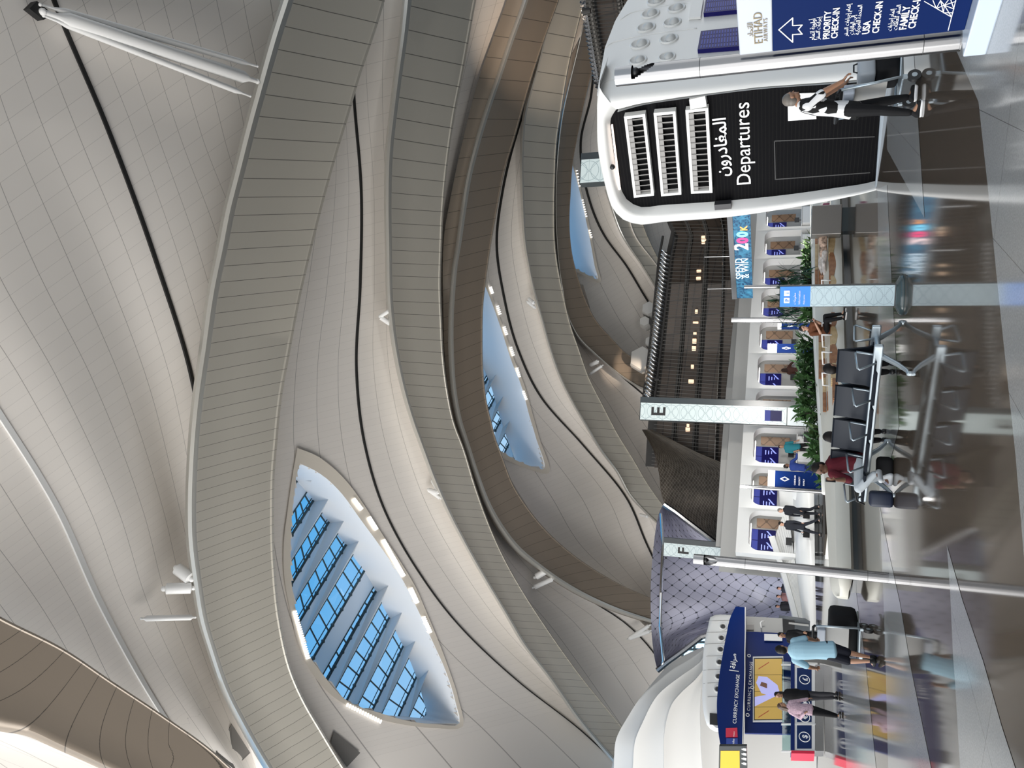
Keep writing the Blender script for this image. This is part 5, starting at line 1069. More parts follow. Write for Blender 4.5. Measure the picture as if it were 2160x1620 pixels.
for i in range(len(C_)-1):
    for k in range(8):
        t = k/8; rid = .34*(1-t)**2.2 if i > 0 else 0.0
        rowsD.append((C_[i]*(1-t)+C_[i+1]*t, dep[i]*(1-t)+dep[i+1]*t-rid))
    rowsD.append((C_[i+1]*.985+C_[i]*.015, dep[i+1]+.02))
for P, d in rowsD:
    for j in range(nD): V.append(AT(P[j][0], P[j][1], d+1.2*(1-j/nD)**3)-loc_(dm))
mesh('ridged_shell', V, grid_faces(len(rowsD), nD), M_dome, dm, smooth=math.radians(50))
ck = thing('currency_kiosk', 'currency exchange kiosk with navy fascia and counters beneath a white roof box', 'kiosk', tuple(FL(1738, 1440)))
KA = FL(1739, 1576); KB = FL(1736, 1345); CP = Plane(KA, math.degrees(math.atan2(KB[1]-KA[1], KB[0]-KA[0])))
M_nav2 = mat('kiosk_navy', (.004, .02, .14), .35, spec=.15)
def cpoly(pts, off, th, m, name, parent=ck, smooth=False):
    c = [CP.at(x, y, off)-loc_(ck) for x, y in pts]; return MB().prism(c, -CP.n*th).build(name, m, parent, smooth)
# roof box
def loft_c(curves, offs, m, name, n=30, closed=False):
    V = []
    for c, o_ in zip(curves, offs):
        for a, b in hermite(c, n): V.append(CP.at(a, b, o_)-loc_(ck))
    return mesh(name, V, grid_faces(len(curves), n), m, ck, smooth=math.radians(60))
edge = [(1542, 1297), (1510, 1297), (1500, 1300), (1494, 1320), (1484, 1370), (1482, 1430), (1482, 1484), (1486, 1512), (1493, 1532), (1503, 1541), (1520, 1545), (1542, 1546)]
inn_ = [(1542, 1301), (1520, 1301), (1508, 1304), (1502, 1322), (1494, 1370), (1492, 1430), (1492, 1484), (1495, 1508), (1501, 1526), (1509, 1535), (1522, 1538), (1542, 1539)]
low = [(1550, 1303), (1549, 1310), (1549, 1325), (1548, 1345), (1548, 1380), (1548, 1430), (1548, 1484), (1548, 1505), (1548, 1515), (1549, 1525), (1549, 1530), (1550, 1536)]
rb_ = loft_c([edge, edge, inn_, low], [-2.5, -.35, -.1, -.08], M_shellw, 'roof_box')
for x, y in ((1525, 1322), (1522, 1346), (1520, 1370), (1518, 1397), (1516, 1427), (1514, 1454)):
    P = CP.at(x, y, -.06)-loc_(ck); Mx = Matrix.Translation(Vector(P)) @ Matrix.Rotation(CP.yaw, 4, 'Z') @ Matrix.Rotation(math.pi/2, 4, 'X')
    for nm, mm, pr in (('porthole', M_shellw, [(.17, -.03), (.165, .04), (.14, .055), (.12, .04), (.115, -.01)]), ('porthole_glass', M_bk, [(.085, .025), (.08, .035), (.001, .04)]), ):
        mb = MB().lathe(pr, n=22); mb.v = [tuple(Mx @ Vector(v)) for v in mb.v]; mb.build(nm, mm, ck, smooth=math.radians(40))
    mb = MB().lathe([(.118, .0), (.001, .005)], n=22); mb.v = [tuple(Mx @ Vector(v)) for v in mb.v]; mb.build('porthole_cup', M_inner, ck)
for y in (1310, 1334, 1358, 1384, 1413, 1441, 1470):
    MB().tube([CP.at(a, b, o_)-loc_(ck) for a, b, o_ in ((1483+abs(y-1430)*.06, y+1, -.3), (1493, y, -.09), (1547, y-2, -.07))], .008, n=5).build('seam', M_inner, ck)
cpoly([(1497, 1504), (1497, 1528), (1522, 1530), (1522, 1506)], -.05, .02, M_bk, 'square_window')
# fascia, arched on top
fas = [(1552, 1279), (1541, 1301), (1532, 1340), (1524, 1383), (1518, 1420), (1514, 1455), (1512, 1485), (1513, 1515), (1516, 1550), (1520, 1574)]
fb_ = [(1571, 1281), (1571, 1301), (1571, 1340), (1570, 1383), (1570, 1420), (1569, 1455), (1568, 1485), (1567, 1515), (1566, 1550), (1565, 1580)]
n = 30; fa = hermite(fas, n); fbh = hermite(fb_, n); V = []
for q, (w, o_) in enumerate(((0, .05), (0, .34), (.5, .42), (1, .46), (1, .05))):
    for j in range(n): V.append(CP.at(*(fa[j]*(1-w)+fbh[j]*w), o_)-loc_(ck))
mesh('fascia', V, grid_faces(5, n), M_nav2, ck, smooth=math.radians(40))
MB().tube([CP.at(a, b, .44)-loc_(ck) for a, b in hermite(np.array(fb_)+[1, 0], 20)], .03, n=6).build('fascia_trim', M_white, ck)
def ctext(s, x, ya, yb_, off, m=M_txtw, **k):
    u0, z = CP.uz(x, ya, off); u1, _ = CP.uz(x, yb_, off); return fit(text(s, CP, u0, z, .2, m, ck, off=off, **k), u1-u0)
ctext('CURRENCY EXCHANGE', 1553, 1527, 1423, .475); ctext('|', 1553, 1418, 1416.5, .47); ctext(ar('صرافة'), 1551, 1411, 1379, .47, bold=.004)
M_red = mat('logo_red', (.75, .01, .06), .35)
cpoly([(1531, 1555), (1531, 1536), (1555, 1535), (1556, 1555)], .475, .02, M_red, 'logo_red'); lb_ = cpoly([(1532, 1582), (1532, 1557), (1556, 1557), (1557, 1582)], .475, .02, mat('logo_blue', (.01, .05, .35), .35), 'logo_blue')
ctext('Travelex', 1548, 1581, 1558, .48); ctext('FINANCE', 1549, 1554, 1543, .48)
# facade behind the counters
cpoly([(1571, 1546), (1571, 1332), (1672, 1336), (1672, 1548)], -.2, .1, M_nav2, 'navy_wall')
sc_ = cpoly([(1588, 1522), (1588, 1385), (1652, 1384), (1654, 1522)], -.1, .06, M_white, 'screen_frame')
cpoly([(1590, 1519), (1590, 1388), (1651, 1387), (1652, 1518)], -.09, .03, M_bk, 'screen_bezel')
M_oc = em('advert_ochre', (.42, .27, .06), .6); M_li = em('advert_lilac', (.42, .42, .75), .6)
for y0, y1 in ((1517, 1492), (1491, 1459), (1458, 1424), (1423, 1390)): cpoly([(1592, y0), (1592, y1), (1649, y1-.5), (1650, y0-.5)], -.082, .01, M_oc, 'advert_tile')
cpoly([(1595, 1440), (1600, 1426), (1618, 1428), (1640, 1445), (1645, 1462), (1630, 1470), (1606, 1462)], -.078, .005, M_li, 'advert_figure'); cpoly([(1603, 1446), (1606, 1438), (1618, 1442), (1618, 1452)], -.074, .005, mat('advert_skin', (.3, .14, .08), .5), 'advert_face')
cpoly([(1592, 1490), (1592, 1470), (1649, 1460), (1649, 1462)], -.078, .005, M_li, 'advert_ray')
for y in (1404, 1506): cpoly([(1600, y+8), (1600, y+6), (1622, y-8), (1622, y-6)], -.078, .005, mat('advert_red', (.6, .12, .05), .5), 'advert_stripe')
ctext('CURRENCY EXCHANGE', 1582, 1500, 1396, -.08, space=1.25)
for x, y in ((1577, 1508), (1580, 1383), (1587, 1450)):
    P = CP.at(x, y, -.06)-loc_(ck); MB().tube([P+CP.d*math.cos(a)*.06+np.array([0, 0, .06*math.sin(a)]) for a in np.linspace(0, 6.2832, 15)], .014, n=5, cap=False).build('ring_mark', M_txtw, ck)
cpoly([(1571, 1332), (1571, 1300), (1650, 1304), (1652, 1336)], -.3, .1, M_desk, 'side_wall'); cpoly([(1612, 1337), (1612, 1351), (1650, 1352), (1650, 1338)], -.08, .01, M_white, 'notice'); cpoly([(1575, 1318), (1575, 1328), (1590, 1328), (1590, 1318)], -.19, .01, M_inner, 'notice')
MB().tube([CP.at(x, y, .0)-loc_(ck) for x, y in ((1606, 1324), (1604, 1314), (1606, 1311), (1612, 1310))], .03, n=8).build('white_hook', M_white, ck, smooth=True)
# counters
M_cb = mat('counter_navy', (.010, .03, .12), .4, spec=.15); M_cg = glass_mat('teller_glass', (.72, .86, .86), .12)
for y0, y1, s in ((1582, 1527, '$'), (1526, 1500, '€'), (1499, 1468, '¥'), (1461, 1406, '£')):
    c = cpoly([(1676, y0), (1676, y1), (1719, y1+.5), (1719, y0+.5)], .10, .55, M_white, 'counter'); cpoly([(1681, y0-3), (1681, y1+3), (1712, y1+3), (1712, y0-3)], .11, .02, M_cb, 'counter_panel')
    yc = (y0+y1)/2; P = CP.at(1697, yc, .115)-loc_(ck); MB().tube([P+CP.d*math.cos(a)*.19+np.array([0, 0, .19*math.sin(a)]) for a in np.linspace(0, 6.2832, 21)], .016, n=5, cap=False).build('symbol_ring', M_txtw, ck)
    u, z = CP.uz(1703, yc, .12); text(s, CP, u, z, .26, M_txtw, ck, 'CENTER', off=.118, bold=.006)
cpoly([(1668, 1582), (1668, 1400), (1676, 1400), (1676, 1582)], .14, .6, M_nav2, 'counter_ledge')
cpoly([(1719, 1584), (1719, 1402), (1737, 1402), (1738, 1584)], .04, .45, M_steel, 'kickboard')
cpoly([(1650, 1586), (1650, 1395), (1668, 1396), (1668, 1586)], .1, .02, M_cg, 'teller_glass')
cpoly([(1669, 1589), (1669, 1583), (1718, 1584), (1718, 1590)], .16, .6, M_red, 'red_end_panel')
for y in (1402, 1466, 1527, 1584): cpoly([(1648, y+1.5), (1648, y-1.5), (1720, y-1.5), (1720, y+1.5)], .13, .05, M_white, 'glass_post')
idk = thing('information_desk', 'dark grey box desk at the right end of the currency exchange', 'desk', tuple(FL(1727, 1330)))
P = loc_(idk); kk = 1/PPM(P); MB().box((0, .3, 40*kk), (32*kk, .7, 80*kk), rz=.1, bev=.03).build('body', mat('desk_grey', (.085, .095, .105), .35), idk); MB().box((0, -.07, 60*kk), (30*kk, .02, 24*kk), rz=.1).build('dark_panel', M_bk, idk); MB().box((9*kk, -.075, 40*kk), (4*kk, .02, 40*kk), rz=.1).build('text_strip', M_desk, idk)
# hanging yellow direction sign
YS = Plane(AT(1565, 1576, 21), 6); ys_ = thing('direction_sign', 'hanging dark sign with yellow panel and black lettering at the picture corner', 'sign', tuple(YS.P))
def yp(pts, off, th, m, name): return MB().prism([YS.at(x, y, off)-loc_(ys_) for x, y in pts], -YS.n*th).build(name, m, ys_)
yp([(1515, 1680), (1517, 1574), (1575, 1574), (1577, 1680)], 0, .18, M_tot, 'casing'); yp([(1518, 1680), (1520, 1584), (1560, 1584), (1561, 1680)], .01, .01, em('sign_yellow', (.82, .55, .04), .35), 'yellow_panel')
for s, x, ya, w in (('Gates', 1532, 1612, 22), (ar('البوابات'), 1549, 1612, 24), ('A - D', 1560, 1612, 20)):
    u0, z = YS.uz(x, ya); u1, _ = YS.uz(x, ya-w); fit(text(s, YS, u0, z, .2, M_bk, ys_, off=.02), u1-u0)
strokes(YS, .02, [((0.25, .46), (.33, .52)), ((.33, .52), (.41, .46)), ((.33, .52), (.33, .36))], .02, M_bk, ys_, lambda u, z: (YS.uz(1530, 1595)[0]-.1+u*.35, YS.uz(1545, 1590)[1]-.1+z*.35), 'arrow')
for k in range(4):
    y = 1581+10*k; q = YS.at(1571, y, .02)-loc_(ys_); MB().ball(tuple(q+np.array([0, 0, .06])), .022, n=6).box(tuple(q), (.06, .01, .08), rz=YS.yaw).build('pictogram', M_txtw, ys_)
_b = YS.at(1545, 1672, -.1); MB().tube([np.array([_b[0], _b[1], 0])-loc_(ys_), _b-loc_(ys_)+np.array([0, 0, .3])], .05).build('post', M_steel, ys_)
# ---------------------------------------------------------------- people
def cap_(mb, a, b, ra, rb, n=10):
    a = np.array(a, float); b = np.array(b, float); d = b-a; L_ = np.linalg.norm(d); d = d/(L_+1e-9); pts = []; rr = []
    for q in (90, 60, 30): pts.append(a-d*ra*math.sin(math.radians(q))); rr.append(max(ra*math.cos(math.radians(q)), ra*.03))
    pts += [a, b]; rr += [ra, rb]
    for q in (30, 60, 90): pts.append(b+d*rb*math.sin(math.radians(q))); rr.append(max(rb*math.cos(math.radians(q)), rb*.03))
    mb.tube(pts, rr, n=n)
def ell(mb, c, R3, r, n=8):
    k = MB().ball((0, 0, 0), 1, n=n); c = np.array(c)
    mb.add([c+R3[0]*v[0]*r[0]+R3[1]*v[1]*r[1]+R3[2]*v[2]*r[2] for v in map(np.array, k.v)], k.f)
def nrm(v): v = np.array(v, float); return v/(np.linalg.norm(v)+1e-9)
def fuse(mb, name, m, parent, vox, smooth=3):
    tmp = mb.build(name, m); md = tmp.modifiers.new('r', 'REMESH'); md.mode = 'VOXEL'; md.voxel_size = vox; sm = tmp.modifiers.new('s', 'SMOOTH'); sm.iterations = smooth; sm.factor = .5
    dg = bpy.context.evaluated_depsgraph_get(); me = bpy.data.meshes.new_from_object(tmp.evaluated_get(dg)); old = tmp.data; bpy.data.objects.remove(tmp); bpy.data.meshes.remove(old)
    me.materials.clear(); me.materials.append(m); me.name = name; me.polygons.foreach_set('use_smooth', [True]*len(me.polygons))
    return link(bpy.data.objects.new(name, me), parent)
def cloth(name, c, rough=.75, noise=0., nscale=6): return mat(name, c, rough, noise=noise, nscale=nscale, spec=.25)
SK = {'fair': mat('skin_fair', (.52, .30, .21), .5), 'tan': mat('skin_tan', (.36, .19, .115), .5), 'brown': mat('skin_brown', (.15, .075, .045), .5)}
M_hair = mat('dark_hair', (.010, .008, .007), .5, spec=.2); M_eye = mat('eye', (.02, .015, .012), .2); M_hgrey = mat('grey_hair', (.16, .14, .12), .5); M_hbrown = mat('brown_hair', (.06, .03, .015), .5)
def person(label, Y, J, shirt, pants, face, h=1.75, skin='fair', hair=None, long_hair=False, sleeve='short', leg='long', shoes=None, detail=1, grip=None, hood=False, belly=0., group=None, soles=None, ground=True):
    """J: pixel joints (x, y, depth offset) -> one continuous body with clothing as children"""
    if ground:
        zm = min(AT(J[k][0], J[k][1], Y+J[k][2])[2] for k in ('toeL', 'toeR')); k_ = (EYE-.035)/(EYE-zm); Y *= k_; h *= k_
    s = h/1.75; P = {k: AT(v[0], v[1], Y+(v[2] if len(v) > 2 else 0)) for k, v in J.items()}
    base = (P['hipL']+P['hipR'])/2; base = np.array([base[0], base[1], 0]); t = thing('person', label, 'person', tuple(base), group=group)
    P = {k: v-base for k, v in P.items()}; f = nrm([face[0], face[1], 0]); up = nrm(P['head']-P['neck'])*.5+np.array([0, 0, .5]); up = nrm(up)
    if len(face) > 2: f = nrm(np.array([face[0], face[1], face[2]]))
    rt_ = nrm(np.cross(f, up)); up = nrm(np.cross(rt_, f)); B3 = (rt_, f, up)
    vox = .0105*s if detail > 1 else .014*s if detail else .02*s
    hipc = (P['hipL']+P['hipR'])/2; shc = (P['shL']+P['shR'])/2
    def torso(mb, g, t0=-.05, t1=1.0):
        ax = nrm(P['neck']-hipc)
        for tt in np.linspace(t0, t1, 22):
            w, d = np.interp(tt, [-.1, 0, .3, .65, .88, 1.0], [.165, .163, .142+belly*.5, .165, .155, .07]), np.interp(tt, [-.1, 0, .3, .65, .88, 1.0], [.115, .115, .10+belly, .115, .095, .06])
            r_ax = nrm((P['hipR']-P['hipL'])*(1-max(0, tt))+(P['shR']-P['shL'])*max(0, tt)); r_ax = nrm(r_ax-ax*(r_ax @ ax)); d_ax = np.cross(ax, r_ax)
            ell(mb, hipc+(P['neck']-hipc)*tt, (r_ax, d_ax, ax), ((w+g)*s, (d+g)*s, .075*s), 7)
    def limbs(mb, which, g, frac=1.0):
        for sd in 'LR':
            if which == 'arm':
                a, b, c = P['sh'+sd], P['el'+sd], P['wr'+sd]
                cap_(mb, a, b if frac >= .5 else a+(b-a)*frac*2, (.058+g)*s, ((.044 if frac >= .5 else .052)+g)*s)
                if frac > .5: cap_(mb, b, c if frac >= 1 else b+(c-b)*(frac-.5)*2, (.044+g)*s, (.029+g)*s)
            else:
                a, b, c = P['hip'+sd], P['kn'+sd], P['an'+sd]
                cap_(mb, a, b if frac >= .5 else a+(b-a)*frac*2, (.088+g)*s, ((.058 if frac >= .5 else .07)+g)*s)
                if frac > .5: m_ = b+(c-b)*.3; cap_(mb, b, m_, (.056+g)*s, (.056+g)*s); cap_(mb, m_, c if frac >= 1 else b+(c-b)*(frac-.5)*2, (.056+g)*s, (.036+g)*s)
    # body
    mb = MB(); hd = P['head']; torso(mb, -.012); limbs(mb, 'arm', 0); limbs(mb, 'leg', -.008)
    cap_(mb, P['neck']-up*.02*s, hd-up*.04*s, .052*s, .05*s)
    ell(mb, hd+up*.02*s, B3, (.073*s, .092*s, .1*s)); ell(mb, hd-up*.055*s+f*.02*s, B3, (.055*s, .066*s, .062*s))
    cap_(mb, hd+f*.088*s+up*.012*s, hd+f*.106*s-up*.022*s, .009*s, .014*s, 6)
    for sd in (-1, 1):
        ell(mb, hd+rt_*sd*.074*s-up*.005*s-f*.008*s, B3, (.012*s, .02*s, .03*s), 5); ell(mb, hd+rt_*sd*.035*s+f*.078*s+up*.03*s, B3, (.022*s, .012*s, .01*s), 4)
    ell(mb, hd+f*.082*s-up*.05*s, B3, (.024*s, .012*s, .009*s), 4); ell(mb, hd+f*.075*s-up*.085*s, B3, (.025*s, .02*s, .018*s), 4)
    for sd in 'LR':
        w = P['wr'+sd]; e = P['el'+sd]; hv = nrm(w-e); gr = (grip or {}).get(sd); 
        if gr is not None: hv = nrm(hv*.5+nrm(np.array(gr))*.6)
        sidev = nrm(np.cross(hv, [0, 0, 1.]) if abs(hv[2]) < .9 else np.cross(hv, f)); nv = np.cross(sidev, hv); sg_ = 1 if sd == 'L' else -1
        pc = w+hv*.05*s; ell(mb, pc, (sidev, nv, hv), (.04*s, .016*s, .052*s), 6)
        for q, ln in enumerate((.07, .08, .075, .058)):
            o_ = sidev*(q-1.5)*.0205*s; b0 = pc+hv*.042*s+o_; b1 = b0+(hv*.75+nv*-.25*(1+q*.1))*ln*.5*s; b2 = b1+(hv*.35-nv*.8)*ln*.5*s
            cap_(mb, b0, b1, .0085*s, .008*s, 6); cap_(mb, b1, b2, .008*s, .007*s, 6)
        tb_ = pc-hv*.015*s-sidev*sg_*.034*s; t1_ = tb_+(hv*.6-sidev*sg_*.5-nv*.3)*.04*s; cap_(mb, tb_, t1_, .011*s, .0095*s, 6); cap_(mb, t1_, t1_+(hv*.8-nv*.5)*.028*s, .0095*s, .008*s, 6)
    for sd in 'LR':
        an, to_ = P['an'+sd], P['toe'+sd]; cap_(mb, an-np.array([0, 0, .035*s]), to_+np.array([0, 0, .0]), .034*s, .03*s)
    body = fuse(mb, 'body', SK[skin], t, vox)
    if detail:
        eb_ = MB()
        for sd in (-1, 1): eb_.ball(tuple(hd+rt_*sd*.034*s+f*.083*s+up*.013*s), .0105*s, n=6)
        for sd, nm in ((0, 'eye'), ): pass
        for sd in (-1, 1): MB().ball(tuple(hd+rt_*sd*.034*s+f*.084*s+up*.013*s), .0105*s, n=6).build('eye', M_eye, t, smooth=True)
        MB().ball((0, 0, 0), 1, n=5)
        mth = MB(); ell(mth, hd+f*.093*s-up*.05*s, B3, (.02*s, .004*s, .004*s), 4); mth.build('mouth', mat('lips', (.25, .09, .07), .5) if detail > 1 else M_eye, t, smooth=True)
    hm = hair or M_hair; mb = MB()
    ell(mb, hd+up*.045*s-f*.014*s, B3, (.08*s, .094*s, .088*s)); ell(mb, hd-f*.045*s-up*.005*s, B3, (.074*s, .062*s, .085*s))
    if long_hair:
        cap_(mb, hd-f*.06*s, P['neck']-f*.07*s-up*.1*s, .07*s, .075*s)
        for sd in (-1, 1): cap_(mb, hd+rt_*sd*.062*s-f*.02*s+up*.02*s, P['neck']+rt_*sd*.07*s-f*.03*s-up*.04*s, .03*s, .03*s)
    if hood: ell(mb, hd, B3, (.095*s, .1*s, .13*s)); cap_(mb, hd-f*.03*s, P['neck']-up*.06*s, .09*s, .12*s)
    fuse(mb, 'hair' if not hood else 'headscarf', hm, t, vox)
    mb = MB(); torso(mb, .014 if detail else .018, -.14, .95); limbs(mb, 'arm', .015, {'short': .4, 'long': .97, 'mid': .62}[sleeve])
    cap_(mb, P['shL'], P['shR'], .055*s, .055*s); cap_(mb, P['shL']*.8+shc*.2, P['neck'], .06*s, .06*s); cap_(mb, P['shR']*.8+shc*.2, P['neck'], .06*s, .06*s)
    so = fuse(mb, 'shirt', shirt, t, vox)
    if pants is not None:
        mb = MB(); torso(mb, .006, -.1, .12); limbs(mb, 'leg', .012, {'long': .97, 'shorts': .46, 'skirt': .97}[leg])
        if leg == 'skirt': cap_(mb, hipc, (P['knL']+P['knR'])/2, .2*s, .2*s); cap_(mb, (P['knL']+P['knR'])/2, (P['anL']+P['anR'])/2, .2*s, .18*s)
        fuse(mb, 'trousers' if leg != 'shorts' else 'shorts', pants, t, vox)
    for sd in 'LR':
        mb = MB(); an, to_ = P['an'+sd], P['toe'+sd]; hv = nrm((to_-an)*np.array([1, 1, 0])); hl_ = an*np.array([1, 1, 0])+np.array([0, 0, to_[2]+.012*s])-hv*.03*s
        cap_(mb, hl_, to_, .044*s, .036*s); cap_(mb, an-np.array([0, 0, .03*s]), hl_, .04*s, .046*s); sh_ = fuse(mb, 'shoe', shoes or M_bk, t, vox, 2)
        if soles is not None: mb = MB(); dn = np.array([0, 0, -.03*s]); cap_(mb, hl_+dn, to_+dn*.8, .04*s, .036*s); fuse(mb, 'sole', soles, sh_, vox, 1)
    return t
K_black = cloth('black_cloth', (.008, .008, .009)); K_white = cloth('white_cloth', (.75, .76, .76)); 
def stripe_mat():
    m = cloth('black_white_patches', (.8, .8, .8)); n = m.node_tree; b = n.nodes['Principled BSDF']; t = n.nodes.new('ShaderNodeTexCoord'); mp_ = n.nodes.new('ShaderNodeMapping'); mp_.inputs['Rotation'].default_value = (.5, .6, .3); mp_.inputs['Scale'].default_value = (9, 9, 5)
    v = n.nodes.new('ShaderNodeTexVoronoi'); v.inputs['Scale'].default_value = 1.0; n.links.new(t.outputs['Object'], mp_.inputs[0]); n.links.new(mp_.outputs[0], v.inputs['Vector'])
    s = n.nodes.new('ShaderNodeSeparateColor'); n.links.new(v.outputs['Color'], s.inputs[0]); r = n.nodes.new('ShaderNodeValToRGB'); r.color_ramp.interpolation = 'CONSTANT'; r.color_ramp.elements[0].color = (.008, .008, .008, 1); r.color_ramp.elements[1].position = .44; r.color_ramp.elements[1].color = (.8, .8, .8, 1)
    n.links.new(s.outputs[0], r.inputs[0]); n.links.new(r.outputs[0], b.inputs['Base Color']); return m
M_sole = mat('sole_white', (.8, .8, .8), .5)
person('man in a black and white patterned shirt and black trousers pushing a luggage trolley', 11.5,
       dict(head=(1670, 208, 0), neck=(1688, 221, 0), shL=(1702, 219, .17), shR=(1703, 224, -.17), elL=(1740, 200, .2), elR=(1740, 192, -.22), wrL=(1782, 178, .2), wrR=(1778, 171, -.2), hipL=(1792, 232, .09), hipR=(1792, 232, -.09),
            knL=(1850, 217, .1), knR=(1855, 233, -.1), anL=(1915, 205, .12), anR=(1921, 238, -.12), toeL=(1927, 184, .1), toeR=(1940, 217, -.18)), stripe_mat(), K_black, (1, .1), 1.72, 'tan', M_hgrey, shoes=K_black, soles=M_sole, detail=2, grip={'L': (1, 0, -.2), 'R': (1, 0, -.2)})
person('man in a burgundy shirt and pale trousers sitting at the end of the black seats', 13.65,
       dict(head=(1731, 988, 0), neck=(1748, 982, .05), shL=(1757, 968, .22), shR=(1757, 1000, -.1), elL=(1792, 978, .1), elR=(1790, 1012, -.22), wrL=(1812, 1000, -.1), wrR=(1764, 1012, -.3), hipL=(1815, 968, .15), hipR=(1815, 974, -.05),
            knL=(1818, 1012, -.1), knR=(1812, 1030, -.35), anL=(1861, 1006, -.25), anR=(1846, 998, -.4), toeL=(1878, 1020, -.2), toeR=(1858, 1014, -.55)), cloth('burgundy_shirt', (.10, .010, .018)), cloth('pale_trousers', (.48, .52, .55)), (-.7, -.7, -.25), 1.9, 'brown', None, sleeve='mid', shoes=cloth('pale_shoe', (.6, .62, .64)), detail=2, belly=.05, ground=False)
person('person with short dark hair sitting behind the near end of the black seats', 12.8,
       dict(head=(1754, 777, 0), neck=(1774, 779, .03), shL=(1783, 803, .05), shR=(1782, 759, .1), elL=(1815, 806, .1), elR=(1814, 756, .15), wrL=(1832, 790, .4), wrR=(1832, 770, .4), hipL=(1833, 788, .25), hipR=(1833, 770, .25), knL=(1831, 786, .7), knR=(1831, 768, .7), anL=(1873, 784, .75), anR=(1873, 766, .75), toeL=(1881, 782, .9), toeR=(1881, 764, .9)),
       cloth('grey_blue_shirt', (.28, .36, .42)), K_black, (.6, .8), 1.7, 'tan', detail=1, ground=False)
person('person in a black headscarf sitting behind the far end of the black seats', 13.8,
       dict(head=(1752, 921, 0), neck=(1771, 923, .03), shL=(1780, 944, .05), shR=(1779, 903, .1), elL=(1806, 947, .1), elR=(1806, 900, .15), wrL=(1822, 934, .4), wrR=(1822, 914, .4), hipL=(1820, 932, .25), hipR=(1820, 915, .25), knL=(1818, 930, .7), knR=(1818, 912, .7), anL=(1857, 928, .75), anR=(1857, 910, .75), toeL=(1864, 926, .9), toeR=(1864, 908, .9)),
       K_black, K_black, (.6, .8), 1.65, 'tan', M_hair, hood=True, sleeve='long', detail=1, ground=False)
person('man in a brown t-shirt sitting on the planter bench looking at a phone', 24.1,
       dict(head=(1695, 693, 0), neck=(1707, 695, .05), shL=(1713, 684, -.05), shR=(1712, 704, .05), elL=(1730, 682, -.2), elR=(1731, 703, -.15), wrL=(1719, 676, -.35), wrR=(1720, 682, -.36), hipL=(1744, 689, .1), hipR=(1744, 700, .15), knL=(1741, 667, -.2), knR=(1743, 676, -.3), anL=(1775, 662, -.25), anR=(1777, 671, -.35), toeL=(1782, 652, -.4), toeR=(1783, 660, -.5)),
       cloth('brown_shirt', (.13, .045, .02)), K_black, (.5, -.85, -.2), 1.72, 'fair', shoes=K_black, soles=M_sole, detail=1, ground=False)
person('person in patterned clothes lying along the timber seats of the bench', 26.3,
       dict(head=(1733, 486, 0), neck=(1735, 495, 0), shL=(1730, 500, .1), shR=(1740, 500, -.1), elL=(1731, 514, .12), elR=(1741, 514, -.15), wrL=(1733, 526, 0), wrR=(1736, 526, -.1), hipL=(1734, 533, .09), hipR=(1740, 533, -.09), knL=(1730, 560, .08), knR=(1737, 558, -.1), anL=(1738, 586, .05), anR=(1740, 584, -.1), toeL=(1730, 592, .05), toeR=(1733, 590, -.1)),
       cloth('patterned_top', (.38, .28, .22), noise=.9, nscale=9), cloth('patterned_pale_trousers', (.55, .52, .50), noise=.5, nscale=7), (.3, -.5, .6), 1.65, 'tan', long_hair=True, sleeve='long', shoes=SK['tan'], detail=1, ground=False)
person('man in a teal shirt walking past the check-in desks with a wheeled bag', 39.5,
       dict(head=(1648, 942, 0), neck=(1655, 943, 0), shL=(1659, 935, .05), shR=(1659, 952, -.05), elL=(1671, 933, .1), elR=(1671, 954, -.1), wrL=(1681, 930, .1), wrR=(1681, 951, -.15), hipL=(1682, 940, .05), hipR=(1682, 947, -.05), knL=(1702, 938, .1), knR=(1702, 949, -.1), anL=(1722, 940, .1), anR=(1722, 948, -.1), toeL=(1726, 936, -.05), toeR=(1726, 946, -.25)),
       cloth('teal_shirt', (.02, .17, .21)), K_black, (.2, -1), 1.9, 'tan', sleeve='mid', detail=0)
person('man in navy work clothes stepping forward beside the check-in sign', 38,
       dict(head=(1659, 983, 0), neck=(1667, 983, 0), shL=(1670, 974, .05), shR=(1670, 990, -.05), elL=(1680, 967, .1), elR=(1684, 990, -.1), wrL=(1681, 957, .1), wrR=(1694, 987, -.1), hipL=(1692, 984, .05), hipR=(1692, 989, -.05), knL=(1708, 985, .15), knR=(1710, 997, -.1), anL=(1727, 982, .2), anR=(1728, 1003, -.1), toeL=(1731, 976, .1), toeR=(1731, 998, -.2)),
       cloth('navy_workwear', (.015, .035, .17)), cloth('navy_trousers', (.015, .03, .14)), (1, .2), 1.9, 'brown', sleeve='long', detail=0)
K_suit = cloth('dark_suit', (.012, .013, .018)); K_suit2 = cloth('charcoal_suit', (.015, .017, .024))
person('balding man in a dark suit walking left, farther right of the two in suits', 40.2,
       dict(head=(1646, 1077, 0), neck=(1653, 1075, 0), shL=(1658, 1069, -.1), shR=(1658, 1083, .1), elL=(1674, 1070, -.15), elR=(1674, 1087, .15), wrL=(1687, 1077, -.2), wrR=(1688, 1088, .15), hipL=(1690, 1075, -.05), hipR=(1690, 1082, .05), knL=(1709, 1075, -.05), knR=(1708, 1083, .1), anL=(1725, 1067, 0), anR=(1726, 1083, .1), toeL=(1729, 1072, -.05), toeR=(1730, 1089, .05)),
       K_suit, K_suit, (-.85, -.4), 1.9, 'fair', M_hgrey, sleeve='long', detail=0)
